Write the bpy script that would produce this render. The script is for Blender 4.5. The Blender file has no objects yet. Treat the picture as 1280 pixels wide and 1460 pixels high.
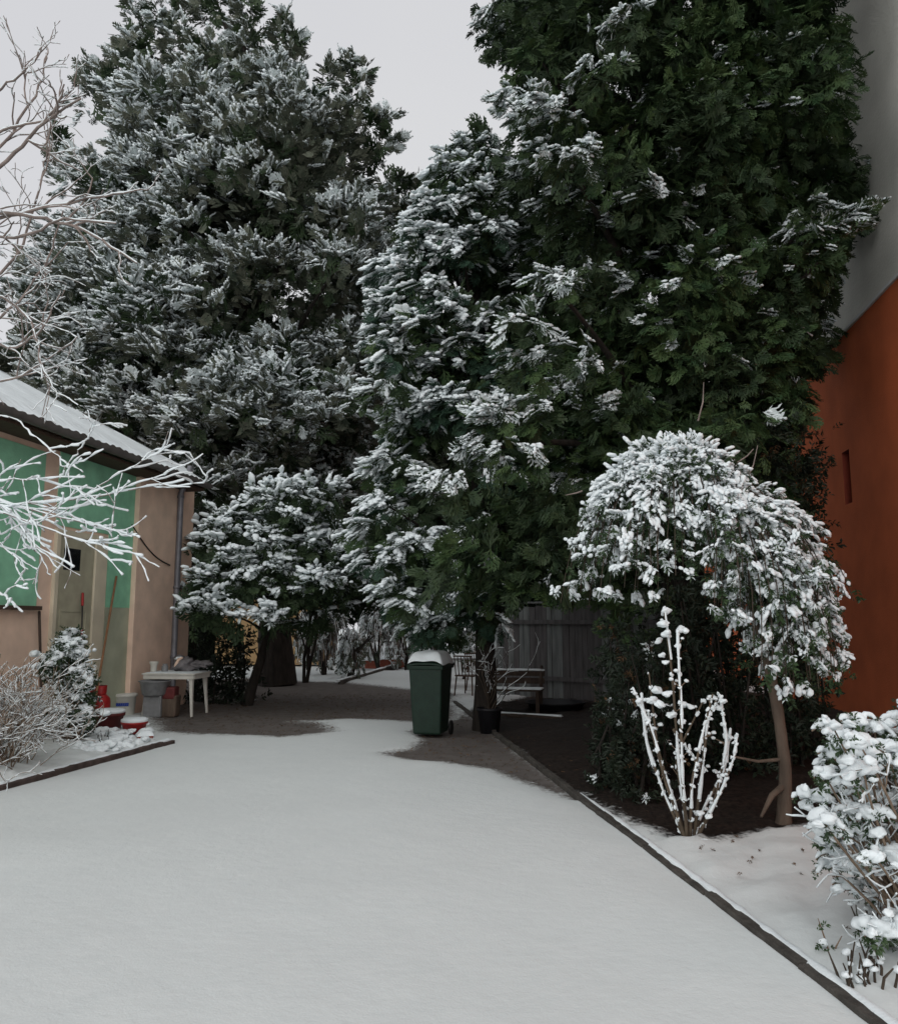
import bpy, bmesh, math, random
import numpy as np
from mathutils import Vector, Matrix

# ------------------------------------------------------------------ camera
S = bpy.context.scene
COL = S.collection
FPX = 1150.0                       # focal length in pixels of the 1280 px wide photo
PITCH = math.atan(155 / FPX)
EYE = 1.6
cam_d = bpy.data.cameras.new('camera'); cam = bpy.data.objects.new('camera', cam_d); COL.objects.link(cam)
cam_d.sensor_fit = 'HORIZONTAL'; cam_d.sensor_width = 36; cam_d.lens = 36 * FPX / 1280
cam_d.clip_end = 500; cam_d.clip_start = 0.05
cam.location = (0, 0, EYE); cam.rotation_euler = (math.pi / 2 + PITCH, 0, 0)
S.camera = cam

# ------------------------------------------------------------------ sky and light
SUN_EL, SUN_AZ = math.radians(16), math.radians(192)     # soft light from behind the camera, a little to the left
W = bpy.data.worlds.new('World'); S.world = W; W.use_nodes = True
nt = W.node_tree; nt.nodes.clear()
out = nt.nodes.new('ShaderNodeOutputWorld'); bg = nt.nodes.new('ShaderNodeBackground')
sky = nt.nodes.new('ShaderNodeTexSky'); sky.sky_type = 'NISHITA'; sky.sun_disc = False
sky.sun_elevation = SUN_EL; sky.sun_rotation = SUN_AZ
hs = nt.nodes.new('ShaderNodeHueSaturation'); hs.inputs['Saturation'].default_value = 0.12
mx = nt.nodes.new('ShaderNodeMixRGB'); mx.inputs[0].default_value = 0.8      # a closed, even cloud cover over that sky
nz = nt.nodes.new('ShaderNodeTexNoise'); nz.inputs['Scale'].default_value = 1.6; nz.inputs['Detail'].default_value = 3
cr = nt.nodes.new('ShaderNodeValToRGB')
cr.color_ramp.elements[0].position = .3; cr.color_ramp.elements[0].color = (7.25, 7.3, 7.8, 1)
cr.color_ramp.elements[1].position = .75; cr.color_ramp.elements[1].color = (8.1, 8.15, 8.3, 1)
tc = nt.nodes.new('ShaderNodeTexCoord')
L = nt.links.new
L(tc.outputs['Generated'], nz.inputs['Vector']); L(nz.outputs['Fac'], cr.inputs['Fac'])
L(sky.outputs[0], hs.inputs['Color']); L(hs.outputs[0], mx.inputs[1]); L(cr.outputs[0], mx.inputs[2])
L(mx.outputs[0], bg.inputs['Color']); L(bg.outputs[0], out.inputs['Surface'])
bg.inputs['Strength'].default_value = 0.1
sd = bpy.data.lights.new('sun', 'SUN'); sun = bpy.data.objects.new('sun', sd); COL.objects.link(sun)
sd.energy = 2.3; sd.angle = math.radians(110); sd.color = (1, .975, .94)
dv = Vector((math.sin(SUN_AZ) * math.cos(SUN_EL), math.cos(SUN_AZ) * math.cos(SUN_EL), math.sin(SUN_EL)))
sun.rotation_euler = dv.to_track_quat('Z', 'Y').to_euler()
S.view_settings.view_transform = 'Standard'; S.view_settings.look = 'None'
S.view_settings.exposure = 0.0; S.view_settings.gamma = 1

# ------------------------------------------------------------------ helpers
ct, st = math.cos(PITCH), math.sin(PITCH)
def ray(px, py):
    u = (px - 640) / FPX; v = (730 - py) / FPX
    return np.array([u, ct - v * st, st + v * ct])
def P(px, py, Y):
    d = ray(px, py); t = Y / d[1]
    return np.array([d[0] * t, Y, EYE + d[2] * t])
def G(px, py, z=0.0):
    d = ray(px, py); t = (z - EYE) / d[2]
    return np.array([d[0] * t, d[1] * t, z])
def m_px(Y): return Y / FPX          # metres per photo pixel at depth Y

def tag(o, label=None, cat=None, group=None, kind=None):
    if label: o['label'] = label
    if cat: o['category'] = cat
    if group: o['group'] = group
    if kind: o['kind'] = kind
    return o
def thing(name, label, cat, loc=(0, 0, 0), rz=0, group=None):
    o = bpy.data.objects.new(name, None); COL.objects.link(o)
    o.location = [float(c) for c in loc]; o.rotation_euler = (0, 0, rz); o.empty_display_size = .2
    return tag(o, label, cat, group)

def mat(name, col, rough=.8, var=.15, scale=8., bump=0., bscale=40., col2=None, metal=0., spec=.3, stretch=None):
    m = bpy.data.materials.new(name); m.use_nodes = True
    n = m.node_tree; b = n.nodes['Principled BSDF']
    b.inputs['Roughness'].default_value = rough; b.inputs['Metallic'].default_value = metal
    b.inputs['Specular IOR Level'].default_value = spec
    tcn = n.nodes.new('ShaderNodeTexCoord'); src = tcn.outputs['Object']
    if stretch:
        mp = n.nodes.new('ShaderNodeMapping'); mp.inputs['Scale'].default_value = stretch
        n.links.new(src, mp.inputs['Vector']); src = mp.outputs[0]
    t = n.nodes.new('ShaderNodeTexNoise'); t.inputs['Scale'].default_value = scale; t.inputs['Detail'].default_value = 5
    n.links.new(src, t.inputs['Vector'])
    r = n.nodes.new('ShaderNodeValToRGB')
    a = np.array(col); c2 = np.array(col2) if col2 else a * (1 + var)
    c1 = a * (1 - var) if not col2 else a
    r.color_ramp.elements[0].position = .32; r.color_ramp.elements[0].color = (*np.clip(c1, 0, 1), 1)
    r.color_ramp.elements[1].position = .68; r.color_ramp.elements[1].color = (*np.clip(c2, 0, 1), 1)
    n.links.new(t.outputs['Fac'], r.inputs['Fac']); n.links.new(r.outputs[0], b.inputs['Base Color'])
    if bump:
        t2 = n.nodes.new('ShaderNodeTexNoise'); t2.inputs['Scale'].default_value = bscale; t2.inputs['Detail'].default_value = 4
        n.links.new(src, t2.inputs['Vector'])
        bp = n.nodes.new('ShaderNodeBump'); bp.inputs['Strength'].default_value = bump; bp.inputs['Distance'].default_value = .02
        n.links.new(t2.outputs['Fac'], bp.inputs['Height']); n.links.new(bp.outputs[0], b.inputs['Normal'])
    return m
M = {
 'snow': mat('snow', (.71, .765, .785), .75, .05, 6, .25, 60),
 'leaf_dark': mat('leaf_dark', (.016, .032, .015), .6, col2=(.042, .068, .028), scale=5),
 'leaf_shade': mat('leaf_shade', (.006, .012, .007), .6, col2=(.016, .026, .013), scale=5),  # leaf green darkened so the shade under the trees is in the colour
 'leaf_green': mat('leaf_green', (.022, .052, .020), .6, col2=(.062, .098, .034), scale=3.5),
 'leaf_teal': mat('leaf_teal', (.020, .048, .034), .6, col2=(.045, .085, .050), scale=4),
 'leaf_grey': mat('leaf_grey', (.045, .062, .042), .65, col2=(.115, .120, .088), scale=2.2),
 'frost': mat('frost', (.50, .56, .56), .8, col2=(.70, .76, .77), scale=9),
 'frost_dim': mat('frost_dim', (.20, .23, .21), .8, col2=(.42, .46, .45), scale=9),
 'leaf_brown': mat('leaf_brown', (.045, .026, .014), .7, col2=(.13, .075, .035), scale=20),
 'leaf_shrub': mat('leaf_shrub', (.018, .038, .016), .45, col2=(.045, .08, .03), scale=7),
 'bark': mat('bark', (.05, .038, .028), .9, .4, 12, .8, 30, stretch=(1, 1, .25)),
 'bark_dark': mat('bark_dark', (.022, .018, .015), .9, .4, 12, .8, 30, stretch=(1, 1, .25)),
 'bark_pale': mat('bark_pale', (.10, .074, .056), .85, .3, 10, .5, 30, stretch=(1, 1, .3)),
 'twig': mat('twig', (.19, .14, .10), .85, .35, 15),
 'cane': mat('cane', (.085, .065, .045), .85, .35, 15),
 'twig_grey': mat('twig_grey', (.19, .155, .14), .85, .3, 9),
 'beige': mat('beige', (.76, .56, .44), .9, .10, 3, .3, 60),
 'cream': mat('cream', (.58, .52, .40), .9, .12, 2, .2, 60),
 'green_wall': mat('green_wall', (.27, .58, .39), .85, .12, 4, .3, 50),
 'green_pale': mat('green_pale', (.42, .44, .33), .9, .12, 3, .3, 50),
 'door': mat('door', (.36, .34, .25), .7, .12, 5),
 'black': mat('black', (.010, .010, .012), .5, .3),
 'glass_dark': mat('glass_dark', (.008, .009, .011), .12, .2, spec=.5),
 'brown': mat('brown', (.07, .045, .032), .8, .3, 10, stretch=(1, 5, 1)),
 'gutter': mat('gutter', (.10, .09, .085), .5, .2, 6),
 'pipe': mat('pipe', (.20, .20, .22), .45, .15, 6, metal=.3),
 'orange': mat('orange', (.56, .135, .048), .9, .14, 1.3, .35, 45),
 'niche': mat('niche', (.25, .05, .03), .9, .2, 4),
 'grey_wall': mat('grey_wall', (.66, .66, .61), .9, .22, .5, .5, 30),
 'flash': mat('flash', (.6, .62, .62), .5, .1, 5),
 'bin': mat('bin', (.009, .024, .016), .45, .18, 9, .15, 90),
 'rubber': mat('rubber', (.012, .012, .012), .6, .2),
 'plastic_white': mat('plastic_white', (.58, .57, .52), .45, .08, 7),
 'red': mat('red', (.30, .018, .018), .45, .2, 8),
 'dark_red': mat('dark_red', (.10, .018, .018), .6, .3, 9),
 'brick': mat('brick', (.24, .07, .045), .85, .25, 12, .4, 40),
 'blue': mat('blue', (.03, .07, .35), .5, .1),
 'grey_plastic': mat('grey_plastic', (.20, .205, .21), .4, .2, 10),
 'wood': mat('wood', (.05, .034, .026), .8, .3, 14, .3, 30, stretch=(1, 1, .2)),
 'wood_handle': mat('wood_handle', (.22, .11, .055), .7, .2, 10),
 'fence': mat('fence', (.095, .090, .092), .85, .3, 5, .4, 30, stretch=(3, 3, .3)),
 'fence_pale': mat('fence_pale', (.15, .16, .16), .85, .3, 5, .4, 30, stretch=(3, 3, .3)),
 'fence_red': mat('fence_red', (.085, .014, .013), .8, .2, 5),
 'kerb': mat('kerb', (.055, .050, .044), .9, .4, 9, .6, 30),
 'kerb_red': mat('kerb_red', (.062, .045, .04), .9, .35, 9, .6, 30),
 'yellow_wall': mat('yellow_wall', (.33, .22, .11), .9, .12, 2),
 'cloth': mat('cloth', (.16, .15, .155), .95, .4, 12, .6, 20),
}
def snow_shader(m, rgb=(.74, .77, .80)):
    n = m.node_tree; b = n.nodes['Principled BSDF']
    b.inputs['Specular IOR Level'].default_value = .15
snow_shader(M['snow'])

class Acc:
    """collects geometry from numpy arrays and links it as one mesh object"""
    def __init__(s): s.v = []; s.f = []; s.m = []; s.sm = []; s.n = 0; s.mats = []
    def mi(s, m):
        if m not in s.mats: s.mats.append(m)
        return s.mats.index(m)
    def add(s, v, f, m, smooth=True):
        v = np.asarray(v, float); f = np.asarray(f, np.int64)
        s.v.append(v); s.f.append(f + s.n); s.n += len(v)
        i = s.mi(m); s.m.append(np.full(len(f), i)); s.sm.append(np.full(len(f), smooth))
    def inst(s, T, Mx, loc, m, smooth=True):
        if len(loc) == 0: return
        tv, tf = T
        V = np.einsum('nij,kj->nki', Mx, tv) + np.asarray(loc)[:, None, :]
        n, k = V.shape[:2]
        F = (tf[None, :, :] + (np.arange(n) * k)[:, None, None]).reshape(-1, tf.shape[1])
        s.add(V.reshape(-1, 3), F, m, smooth)
    def build(s, name, parent=None, loc=None):
        me = bpy.data.meshes.new(name)
        V = np.concatenate(s.v)
        if loc is not None: V = V - np.asarray(loc, float)
        me.vertices.add(len(V)); me.vertices.foreach_set('co', V.astype(np.float32).ravel())
        tot = np.concatenate([np.full(len(f), f.shape[1]) for f in s.f])
        idx = np.concatenate([f.ravel() for f in s.f])
        me.loops.add(len(idx)); me.loops.foreach_set('vertex_index', idx.astype(np.int32))
        me.polygons.add(len(tot))
        me.polygons.foreach_set('loop_start', np.concatenate([[0], np.cumsum(tot)[:-1]]).astype(np.int32))
        me.polygons.foreach_set('loop_total', tot.astype(np.int32))
        me.polygons.foreach_set('material_index', np.concatenate(s.m).astype(np.int32))
        me.polygons.foreach_set('use_smooth', np.concatenate(s.sm))
        for m in s.mats: me.materials.append(M[m])
        me.update(calc_edges=True)
        o = bpy.data.objects.new(name, me); COL.objects.link(o)
        if parent is not None: o.parent = parent
        elif loc is not None: o.location = [float(c) for c in loc]
        return o
    # simple solids -------------------------------------------------
    def box(s, lo, hi, m, taper=0., smooth=False, bev=0.):
        lo = np.array(lo, float); hi = np.array(hi, float)
        if bev > 0:
            bm = bmesh.new(); bmesh.ops.create_cube(bm, size=1)
            for v in bm.verts:
                v.co = Vector([(lo[i] + hi[i]) / 2 + v.co[i] * (hi[i] - lo[i]) for i in range(3)])
            bmesh.ops.bevel(bm, geom=bm.edges[:], offset=bev, segments=2, affect='EDGES', profile=.6)
            s.bm(bm, m); return
        c = np.array([[x, y, z] for z in (0, 1) for y in (0, 1) for x in (0, 1)], float)
        v = lo + c * (hi - lo)
        f = [[0, 2, 3, 1], [4, 5, 7, 6], [0, 1, 5, 4], [2, 6, 7, 3], [0, 4, 6, 2], [1, 3, 7, 5]]
        s.add(v, f, m, smooth)
    def bm(s, bm, m, smooth=False):
        bm.verts.ensure_lookup_table(); bm.verts.index_update()
        v = [list(x.co) for x in bm.verts]
        bmesh.ops.triangulate(bm, faces=bm.faces[:])
        s.add(v, [[x.index for x in f.verts] for f in bm.faces], m, smooth); bm.free()
    def tube(s, pts, rad, m, sides=6, lump=0., rng=None, flat=1.):
        pts = np.asarray(pts, float); n = len(pts); rad = np.broadcast_to(np.asarray(rad, float), (n,)).copy()
        t = np.gradient(pts, axis=0); t /= np.linalg.norm(t, axis=1)[:, None] + 1e-9
        h = np.array([0, 0, 1.]); 
        if abs(t[:, 2]).mean() > .8: h = np.array([1., 0, 0])
        a = np.cross(t, h); a /= np.linalg.norm(a, axis=1)[:, None] + 1e-9
        b = np.cross(a, t)
        if lump and rng is not None: rad = rad * (1 + lump * rng.uniform(-1, 1, n))
        an = np.arange(sides) * 2 * math.pi / sides
        V = pts[:, None, :] + rad[:, None, None] * (np.cos(an)[None, :, None] * a[:, None, :] + flat * np.sin(an)[None, :, None] * b[:, None, :])
        V = V.reshape(-1, 3); F = []
        i = np.arange(n - 1)[:, None] * sides; j = np.arange(sides)[None, :]; j2 = (j + 1) % sides
        F = np.stack([i + j, i + j2, i + sides + j2, i + sides + j], -1).reshape(-1, 4)
        s.add(V, F, m)
        c = np.array([pts[0] - t[0] * rad[0] * .3, pts[-1] + t[-1] * rad[-1] * .8])
        F2 = [[sides, (k + 1) % sides, k] for k in range(sides)]
        s.add(np.vstack([V[:sides], c[:1]]), F2, m)
        F3 = [[k, (k + 1) % sides, sides] for k in range(sides)]
        s.add(np.vstack([V[-sides:], c[1:]]), F3, m)
    def lathe(s, prof, c, m, n=24, smooth=True):
        c = np.asarray(c, float); prof = np.array(prof, float); an = np.arange(n) * 2 * math.pi / n
        V = np.stack([prof[:, 0, None] * np.cos(an), prof[:, 0, None] * np.sin(an), np.repeat(prof[:, 1, None], n, 1)], -1).reshape(-1, 3) + c
        k = len(prof); i = np.arange(k - 1)[:, None] * n; j = np.arange(n)[None, :]; j2 = (j + 1) % n
        s.add(V, np.stack([i + j, i + j2, i + n + j2, i + n + j], -1).reshape(-1, 4), m, smooth)

def sphere_t(sub):
    bm = bmesh.new(); bmesh.ops.create_icosphere(bm, subdivisions=sub, radius=1)
    bm.verts.ensure_lookup_table(); bm.verts.index_update()
    v = np.array([list(x.co) for x in bm.verts]); f = np.array([[x.index for x in q.verts] for q in bm.faces]); bm.free()
    return v, f
ICO1, ICO2, ICO3 = sphere_t(1), sphere_t(2), sphere_t(3)    # 12, 42, 162 verts
def lumpy(T, rng, amt=.25, k=2.2, flat=.75):
    v = T[0].copy(); ph = rng.uniform(0, 6.28, (4, 3))
    d = sum(np.sin(k * (j * .6 + 1) * v[:, [0, 1, 2]] @ np.array([math.cos(ph[j, 0]), math.sin(ph[j, 0]), math.sin(ph[j, 1])]) + ph[j, 2]) for j in range(4)) / 4
    v = v * (1 + amt * d * 1.6)[:, None]; v[:, 2] *= flat
    v[:, 2] = np.where(v[:, 2] < 0, v[:, 2] * .7, v[:, 2])
    return v, T[1]
def joinT(Ts):
    v = []; f = []; n = 0
    for a, b in Ts: v.append(a); f.append(b + n); n += len(a)
    return np.concatenate(v), np.concatenate(f)

R0 = np.random.default_rng(7)
# ---- foliage templates, each about one metre long along +X with its top along +Z
def spray_T(rng, nb=9, w=.055, droop=.25, spread=.9, sub=True):
    """a flat fan of scale-leaved branchlets"""
    q = []
    def blade(p, ang, l, wd, z0):
        d = np.array([math.cos(ang), math.sin(ang), 0]); n = np.array([-d[1], d[0], 0])
        p0 = np.array([p[0], p[1], z0]); p1 = p0 + d * l * .5 + n * wd; p2 = p0 + d * l; p3 = p0 + d * l * .5 - n * wd
        for pp in (p1, p3): pp[2] = z0 - droop * l * .15 + rng.uniform(-.03, .03)
        p2[2] = z0 - droop * l * .6
        q.append([p0, p1, p2, p3])
    for i in range(nb):
        x = .06 + .86 * i / nb; z = -droop * x * x
        sgn = 1 if i % 2 else -1
        l = (1.05 - x) * .62 * rng.uniform(.75, 1.2) + .1
        a = sgn * rng.uniform(.45, .8) * spread
        blade((x, 0), a, l, w * rng.uniform(.8, 1.4), z)
        if sub:
            for k in range(3):
                t = .25 + .25 * k; pp = (x + math.cos(a) * l * t, math.sin(a) * l * t)
                blade(pp, a + (1 if k % 2 else -1) * rng.uniform(.4, .7), l * .42, w * .8, z - droop * l * .3 * t)
    blade((0, 0), 0, .55, w * .8, 0); blade((.45, 0), 0, .6, w, -droop * .25)
    v = np.array(q).reshape(-1, 3); f = np.arange(len(v)).reshape(-1, 4)
    return v, f
def leafy_T(rng, n=16, l=.34, w=.13):
    """a tuft of broad leaves round a short twig"""
    q = []
    for i in range(n):
        x = rng.uniform(0, .75); th = rng.uniform(0, 2 * math.pi); el = rng.uniform(-.3, 1.0)
        d = np.array([rng.uniform(.2, .9), math.cos(th) * math.cos(el), math.sin(th) * math.cos(el) * .7 + .15]); d /= np.linalg.norm(d)
        s_ = np.cross(d, [0, 0, 1]); s_ /= np.linalg.norm(s_) + 1e-6
        p0 = np.array([x, 0, -.1 * x]) ; ll = l * rng.uniform(.7, 1.25)
        dr = np.array([0, 0, -.25 * ll])
        q.append([p0, p0 + d * ll * .5 + s_ * w * .5, p0 + d * ll + dr, p0 + d * ll * .5 - s_ * w * .5])
    v = np.array(q).reshape(-1, 3); return v, np.arange(len(v)).reshape(-1, 4)
def snowspray_T(rng, T, n=6, size=.14):
    Ts = []
    for i in range(n):
        x = rng.uniform(.15, 1.0); y = rng.uniform(-.28, .28) * (1.15 - x)
        v, f = lumpy(T, rng, .3, 2.2, .62)
        s_ = size * rng.uniform(.55, 1.3); a = rng.uniform(-.8, .8)
        sc = np.array([s_ * rng.uniform(1.2, 2.1), s_ * .8, s_ * .8]); v = v * sc
        v = v @ np.array([[math.cos(a), math.sin(a), 0], [-math.sin(a), math.cos(a), 0], [0, 0, 1]])
        Ts.append((v + [x, y, -.2 * x * x + .03 + rng.uniform(0, .05)], f))
    return joinT(Ts)
def ridge_T(rng, T, n=8, size=.12):
    # a ridge of overlapping lumps along the twig with short fingers to the sides
    Ts = []
    for i in range(n):
        x = .12 + .85 * i / n + rng.uniform(-.05, .05); side = rng.choice([-1, 0, 0, 1]); y = side * rng.uniform(.08, .26) * (1.2 - x)
        v, f = lumpy(T, rng, .3, 2.0, .6); s_ = size * rng.uniform(.6, 1.25) * (1.15 - .45 * x); a = side * rng.uniform(.4, .9)
        v = v * np.array([s_ * rng.uniform(1.0, 1.6), s_ * rng.uniform(.7, 1.1), s_])
        v = v @ np.array([[math.cos(a), math.sin(a), 0], [-math.sin(a), math.cos(a), 0], [0, 0, 1]])
        Ts.append((v + [x, y, -.2 * x * x + .03 + rng.uniform(0, .04)], f))
    return joinT(Ts)
def clump_T(rng, T, n=5, size=.26, sp=.28):
    Ts = []
    for i in range(n):
        v, f = lumpy(T, rng, .28, 1.8, .9); s_ = size * rng.uniform(.5, 1.15); v = v * np.array([s_ * rng.uniform(1.0, 1.8), s_, s_ * rng.uniform(.7, .95)])
        Ts.append((v + [.45 + rng.normal(0, sp), rng.normal(0, sp * .7), .08 + rng.uniform(-.06, .08)], f))
    return joinT(Ts)
SPRAYS = [spray_T(R0) for _ in range(4)]
SPRAYS_FINE = [spray_T(R0, 8, .06, .1, .8, sub=False) for _ in range(4)]
LEAFY = [leafy_T(R0) for _ in range(4)]
SN_LO = [ridge_T(R0, ICO1, 9, .10) for _ in range(6)]
SN_MID = [ridge_T(R0, ICO2, 9, .12) for _ in range(6)]
SN_HI = [clump_T(R0, ICO2, 8, .145, .27) for _ in range(7)]
BLOBS = [lumpy(ICO2, R0, .3) for _ in range(6)]
BLOBS_HI = [lumpy(ICO3, R0, .30, 1.9, .74) for _ in range(6)]

def frames(a, roll):
    a = a / (np.linalg.norm(a, axis=1)[:, None] + 1e-9)
    up = np.zeros_like(a); up[:, 2] = 1; up[:, 0] = 1e-3
    n = up - a * (a * up).sum(1)[:, None]; n /= np.linalg.norm(n, axis=1)[:, None] + 1e-9
    b = np.cross(n, a)
    n2 = np.cos(roll)[:, None] * n + np.sin(roll)[:, None] * b; b2 = np.cross(n2, a)
    return np.stack([a, b2, n2], -1)
def scatter(acc, Ts, Mx, loc, m, rng, smooth=False):
    k = rng.integers(0, len(Ts), len(loc))
    for i, T in enumerate(Ts):
        w = k == i
        acc.inst(T, Mx[w], np.asarray(loc)[w], m, smooth)
def foliage(acc, pos, axis, size, rng, leaf='leaf_dark', snow_p=None, T=SPRAYS, ST=SN_LO, roll=.7, snow_scale=1., frost=True):
    n = len(pos); 
    if n == 0: return
    r = rng.normal(0, roll, n); F = frames(axis, r) * size[:, None, None]
    scatter(acc, T, F, pos, leaf, rng)
    if snow_p is not None:
        w = rng.uniform(0, 1, n) < snow_p
        ax = axis[w].copy(); ax[:, 2] *= .75
        F2 = frames(ax, r[w] * .35) * (size[w] * snow_scale)[:, None, None]
        p2 = pos[w] + (axis[w] / (np.linalg.norm(axis[w], axis=1)[:, None] + 1e-9) * .12 + np.array([0, 0, .12])) * size[w][:, None]
        scatter(acc, ST, F2, p2, 'snow', rng, True)
        if frost:            # snow dusting the leaves themselves
            F3 = frames(axis[w], r[w] * .7) * (size[w] * 1.02)[:, None, None]; p3 = pos[w] + np.array([0, 0, .05]) * size[w][:, None]
            scatter(acc, T, F3, p3, 'frost', rng)
def sphdir(n, rng):
    d = rng.normal(0, 1, (n, 3)); return d / np.linalg.norm(d, axis=1)[:, None]
def wob3(x, y, z, seed=1):
    g = np.random.default_rng(seed); o = 0
    for k in range(6):
        d = g.normal(0, 1, 3); d /= np.linalg.norm(d); f = g.uniform(1.0, 2.6); o += math.sin(f * (d[0] * x + d[1] * y + d[2] * z) + g.uniform(0, 6.28))
    return o / 2.4
def lobe_foliage(acc, lobes, rng, center_xy, dens=60, size=.3, droop=.5, up=0., leaf='leaf_dark', T=SPRAYS, ST=SN_LO, roll=.7, snow_bias=.1, ss=1., mix=None, fill=.4, patch=1.1, seed_p=1, jit=.22):
    """lobes: rows x,y,z,r,snow.  Sprays stand on each bough's lump, pointing outwards; snow lies on the upward ones"""
    for (x, y, z, r, sn) in lobes:
        if patch and sn < .9: sn = sn * np.clip(.5 + patch * wob3(x, y, z, seed_p), .04, 1.6)
        n = max(6, int(dens * r * r)); d = sphdir(n, rng)
        o = np.array([x - center_xy[0], y - center_xy[1], 0.]); L_ = np.linalg.norm(o) + 1e-6; o /= L_
        d = d + o * .45 + np.array([0, 0, .15]); d /= np.linalg.norm(d, axis=1)[:, None]
        t = rng.uniform(.35, 1.0, n) ** .6
        pos = np.array([x, y, z]) + d * (r * t)[:, None] * np.array([1, 1, .8])
        ax = d * .9 + o * .5; ax[:, 2] = ax[:, 2] * .5 - droop + up + rng.normal(0, jit, n); ax[:, :2] += rng.normal(0, jit * 1.3, (n, 2))
        sz = size * rng.uniform(.65, 1.35, n)
        sp = np.clip(sn * (snow_bias + 1.25 * (d[:, 2] + .25)) * (t > .45), 0, 1)
        lf = leaf
        if mix and rng.uniform() < mix[1]: lf = mix[0]
        if fill:
            k = max(3, int(n * fill)); di = sphdir(k, rng); pi = np.array([x, y, z]) - o * r * .35 + di * (r * .55 * rng.uniform(0, 1, k) ** .5)[:, None]
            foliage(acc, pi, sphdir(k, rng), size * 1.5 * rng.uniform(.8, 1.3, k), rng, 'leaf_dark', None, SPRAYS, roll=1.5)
        foliage(acc, pos, ax, sz, rng, lf, sp, T, ST, roll, ss)
def crown_lobes(cx, cy, prof, n, rng, rr=(.5, .9), snow=lambda x, y, z: .5, depth=(.72, 1.0), back=.35, squash=1.):
    """lumps spread through a crown whose radius follows prof = [(z, radius), ...]; fewer on the far side"""
    zs = np.array([p[0] for p in prof]); rs = np.array([p[1] for p in prof]); out_ = []
    w = np.interp(np.linspace(zs[0], zs[-1], 200), zs, rs) + .3; w /= w.sum(); zz = np.linspace(zs[0], zs[-1], 200)
    while len(out_) < n:
        z = rng.choice(zz, p=w) + rng.uniform(-.05, .05); th = rng.uniform(0, 2 * math.pi)
        if math.sin(th) > .25 and rng.uniform() > back: continue
        R = np.interp(z, zs, rs) * (1 + .10 * math.sin(3 * th + z) + .07 * math.sin(5 * th - 2 * z)); t = rng.uniform(*depth)
        r = rng.uniform(*rr) * min(1, .35 + R / max(rs))
        x = cx + math.cos(th) * max(R * t - r * .5, 0); y = cy + math.sin(th) * max(R * t - r * .5, 0) * squash
        out_.append((x, y, z, r, snow(x, y, z) * rng.uniform(.5, 1.3)))
    return out_
def limbs(acc, base, top, r0, targets, rng, m='bark_dark', zmin=.2, nl=14):
    """tapered trunk with limbs reaching for the lumps of the crown"""
    base = np.array(base, float); top = np.array(top, float); n = 14
    t = np.linspace(0, 1, n); pts = base + (top - base) * t[:, None]
    wob = np.cumsum(rng.normal(0, .035, (n, 3)), 0); wob[:, 2] = 0; wob -= wob[0]
    pts += wob * min(1, np.linalg.norm(top - base) / 6)
    rad = r0 * (1 - .85 * t); rad[0] *= 1.12
    acc.tube(pts, rad, m, 10, .05, rng)
    tg = list(targets); rng.shuffle(tg)
    for L_ in tg[:nl]:
        e = np.array(L_[:3]); k = np.clip((e[2] - base[2]) / (top[2] - base[2]) - .12, zmin, .9)
        s_ = base + (top - base) * k; mid = (s_ + e) / 2 + np.array([0, 0, .12 * np.linalg.norm(e - s_)])
        tt = np.linspace(0, 1, 8)[:, None]; c = (1 - tt) ** 2 * s_ + 2 * tt * (1 - tt) * mid + tt ** 2 * e
        acc.tube(c, np.linspace(r0 * .28, r0 * .05, 8), m, 6, .08, rng)

# branching growth --------------------------------------------------
def grow(p, d, length, r, depth, rng, outl, bend=.18, upw=.0, kids=(2, 4), spread=.7, shrink=.66, seg=7, grav=0.):
    pts = [np.array(p, float)]; d = np.array(d, float) / np.linalg.norm(d)
    for i in range(seg):
        d = d + rng.normal(0, bend / math.sqrt(seg) * 1.2, 3) + np.array([0, 0, (upw - grav * (i / seg)) / seg]); d /= np.linalg.norm(d)
        pts.append(pts[-1] + d * length / seg)
    outl.append((np.array(pts), np.linspace(r, r * .55, seg + 1), depth))
    if depth <= 0: return
    for k in range(rng.integers(kids[0], kids[1] + 1)):
        t = rng.uniform(.3, 1.0); i = min(int(t * seg), seg - 1)
        ax = rng.normal(0, 1, 3); dd = pts[i + 1] - pts[i]; dd /= np.linalg.norm(dd)
        ax = ax - dd * (ax @ dd); ax /= np.linalg.norm(ax)
        nd = dd * math.cos(spread * rng.uniform(.6, 1.2)) + ax * math.sin(spread * rng.uniform(.6, 1.2))
        grow(pts[i + 1], nd, length * shrink * rng.uniform(.7, 1.2), r * .58, depth - 1, rng, outl, bend, upw, kids, spread, shrink, seg, grav)
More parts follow.
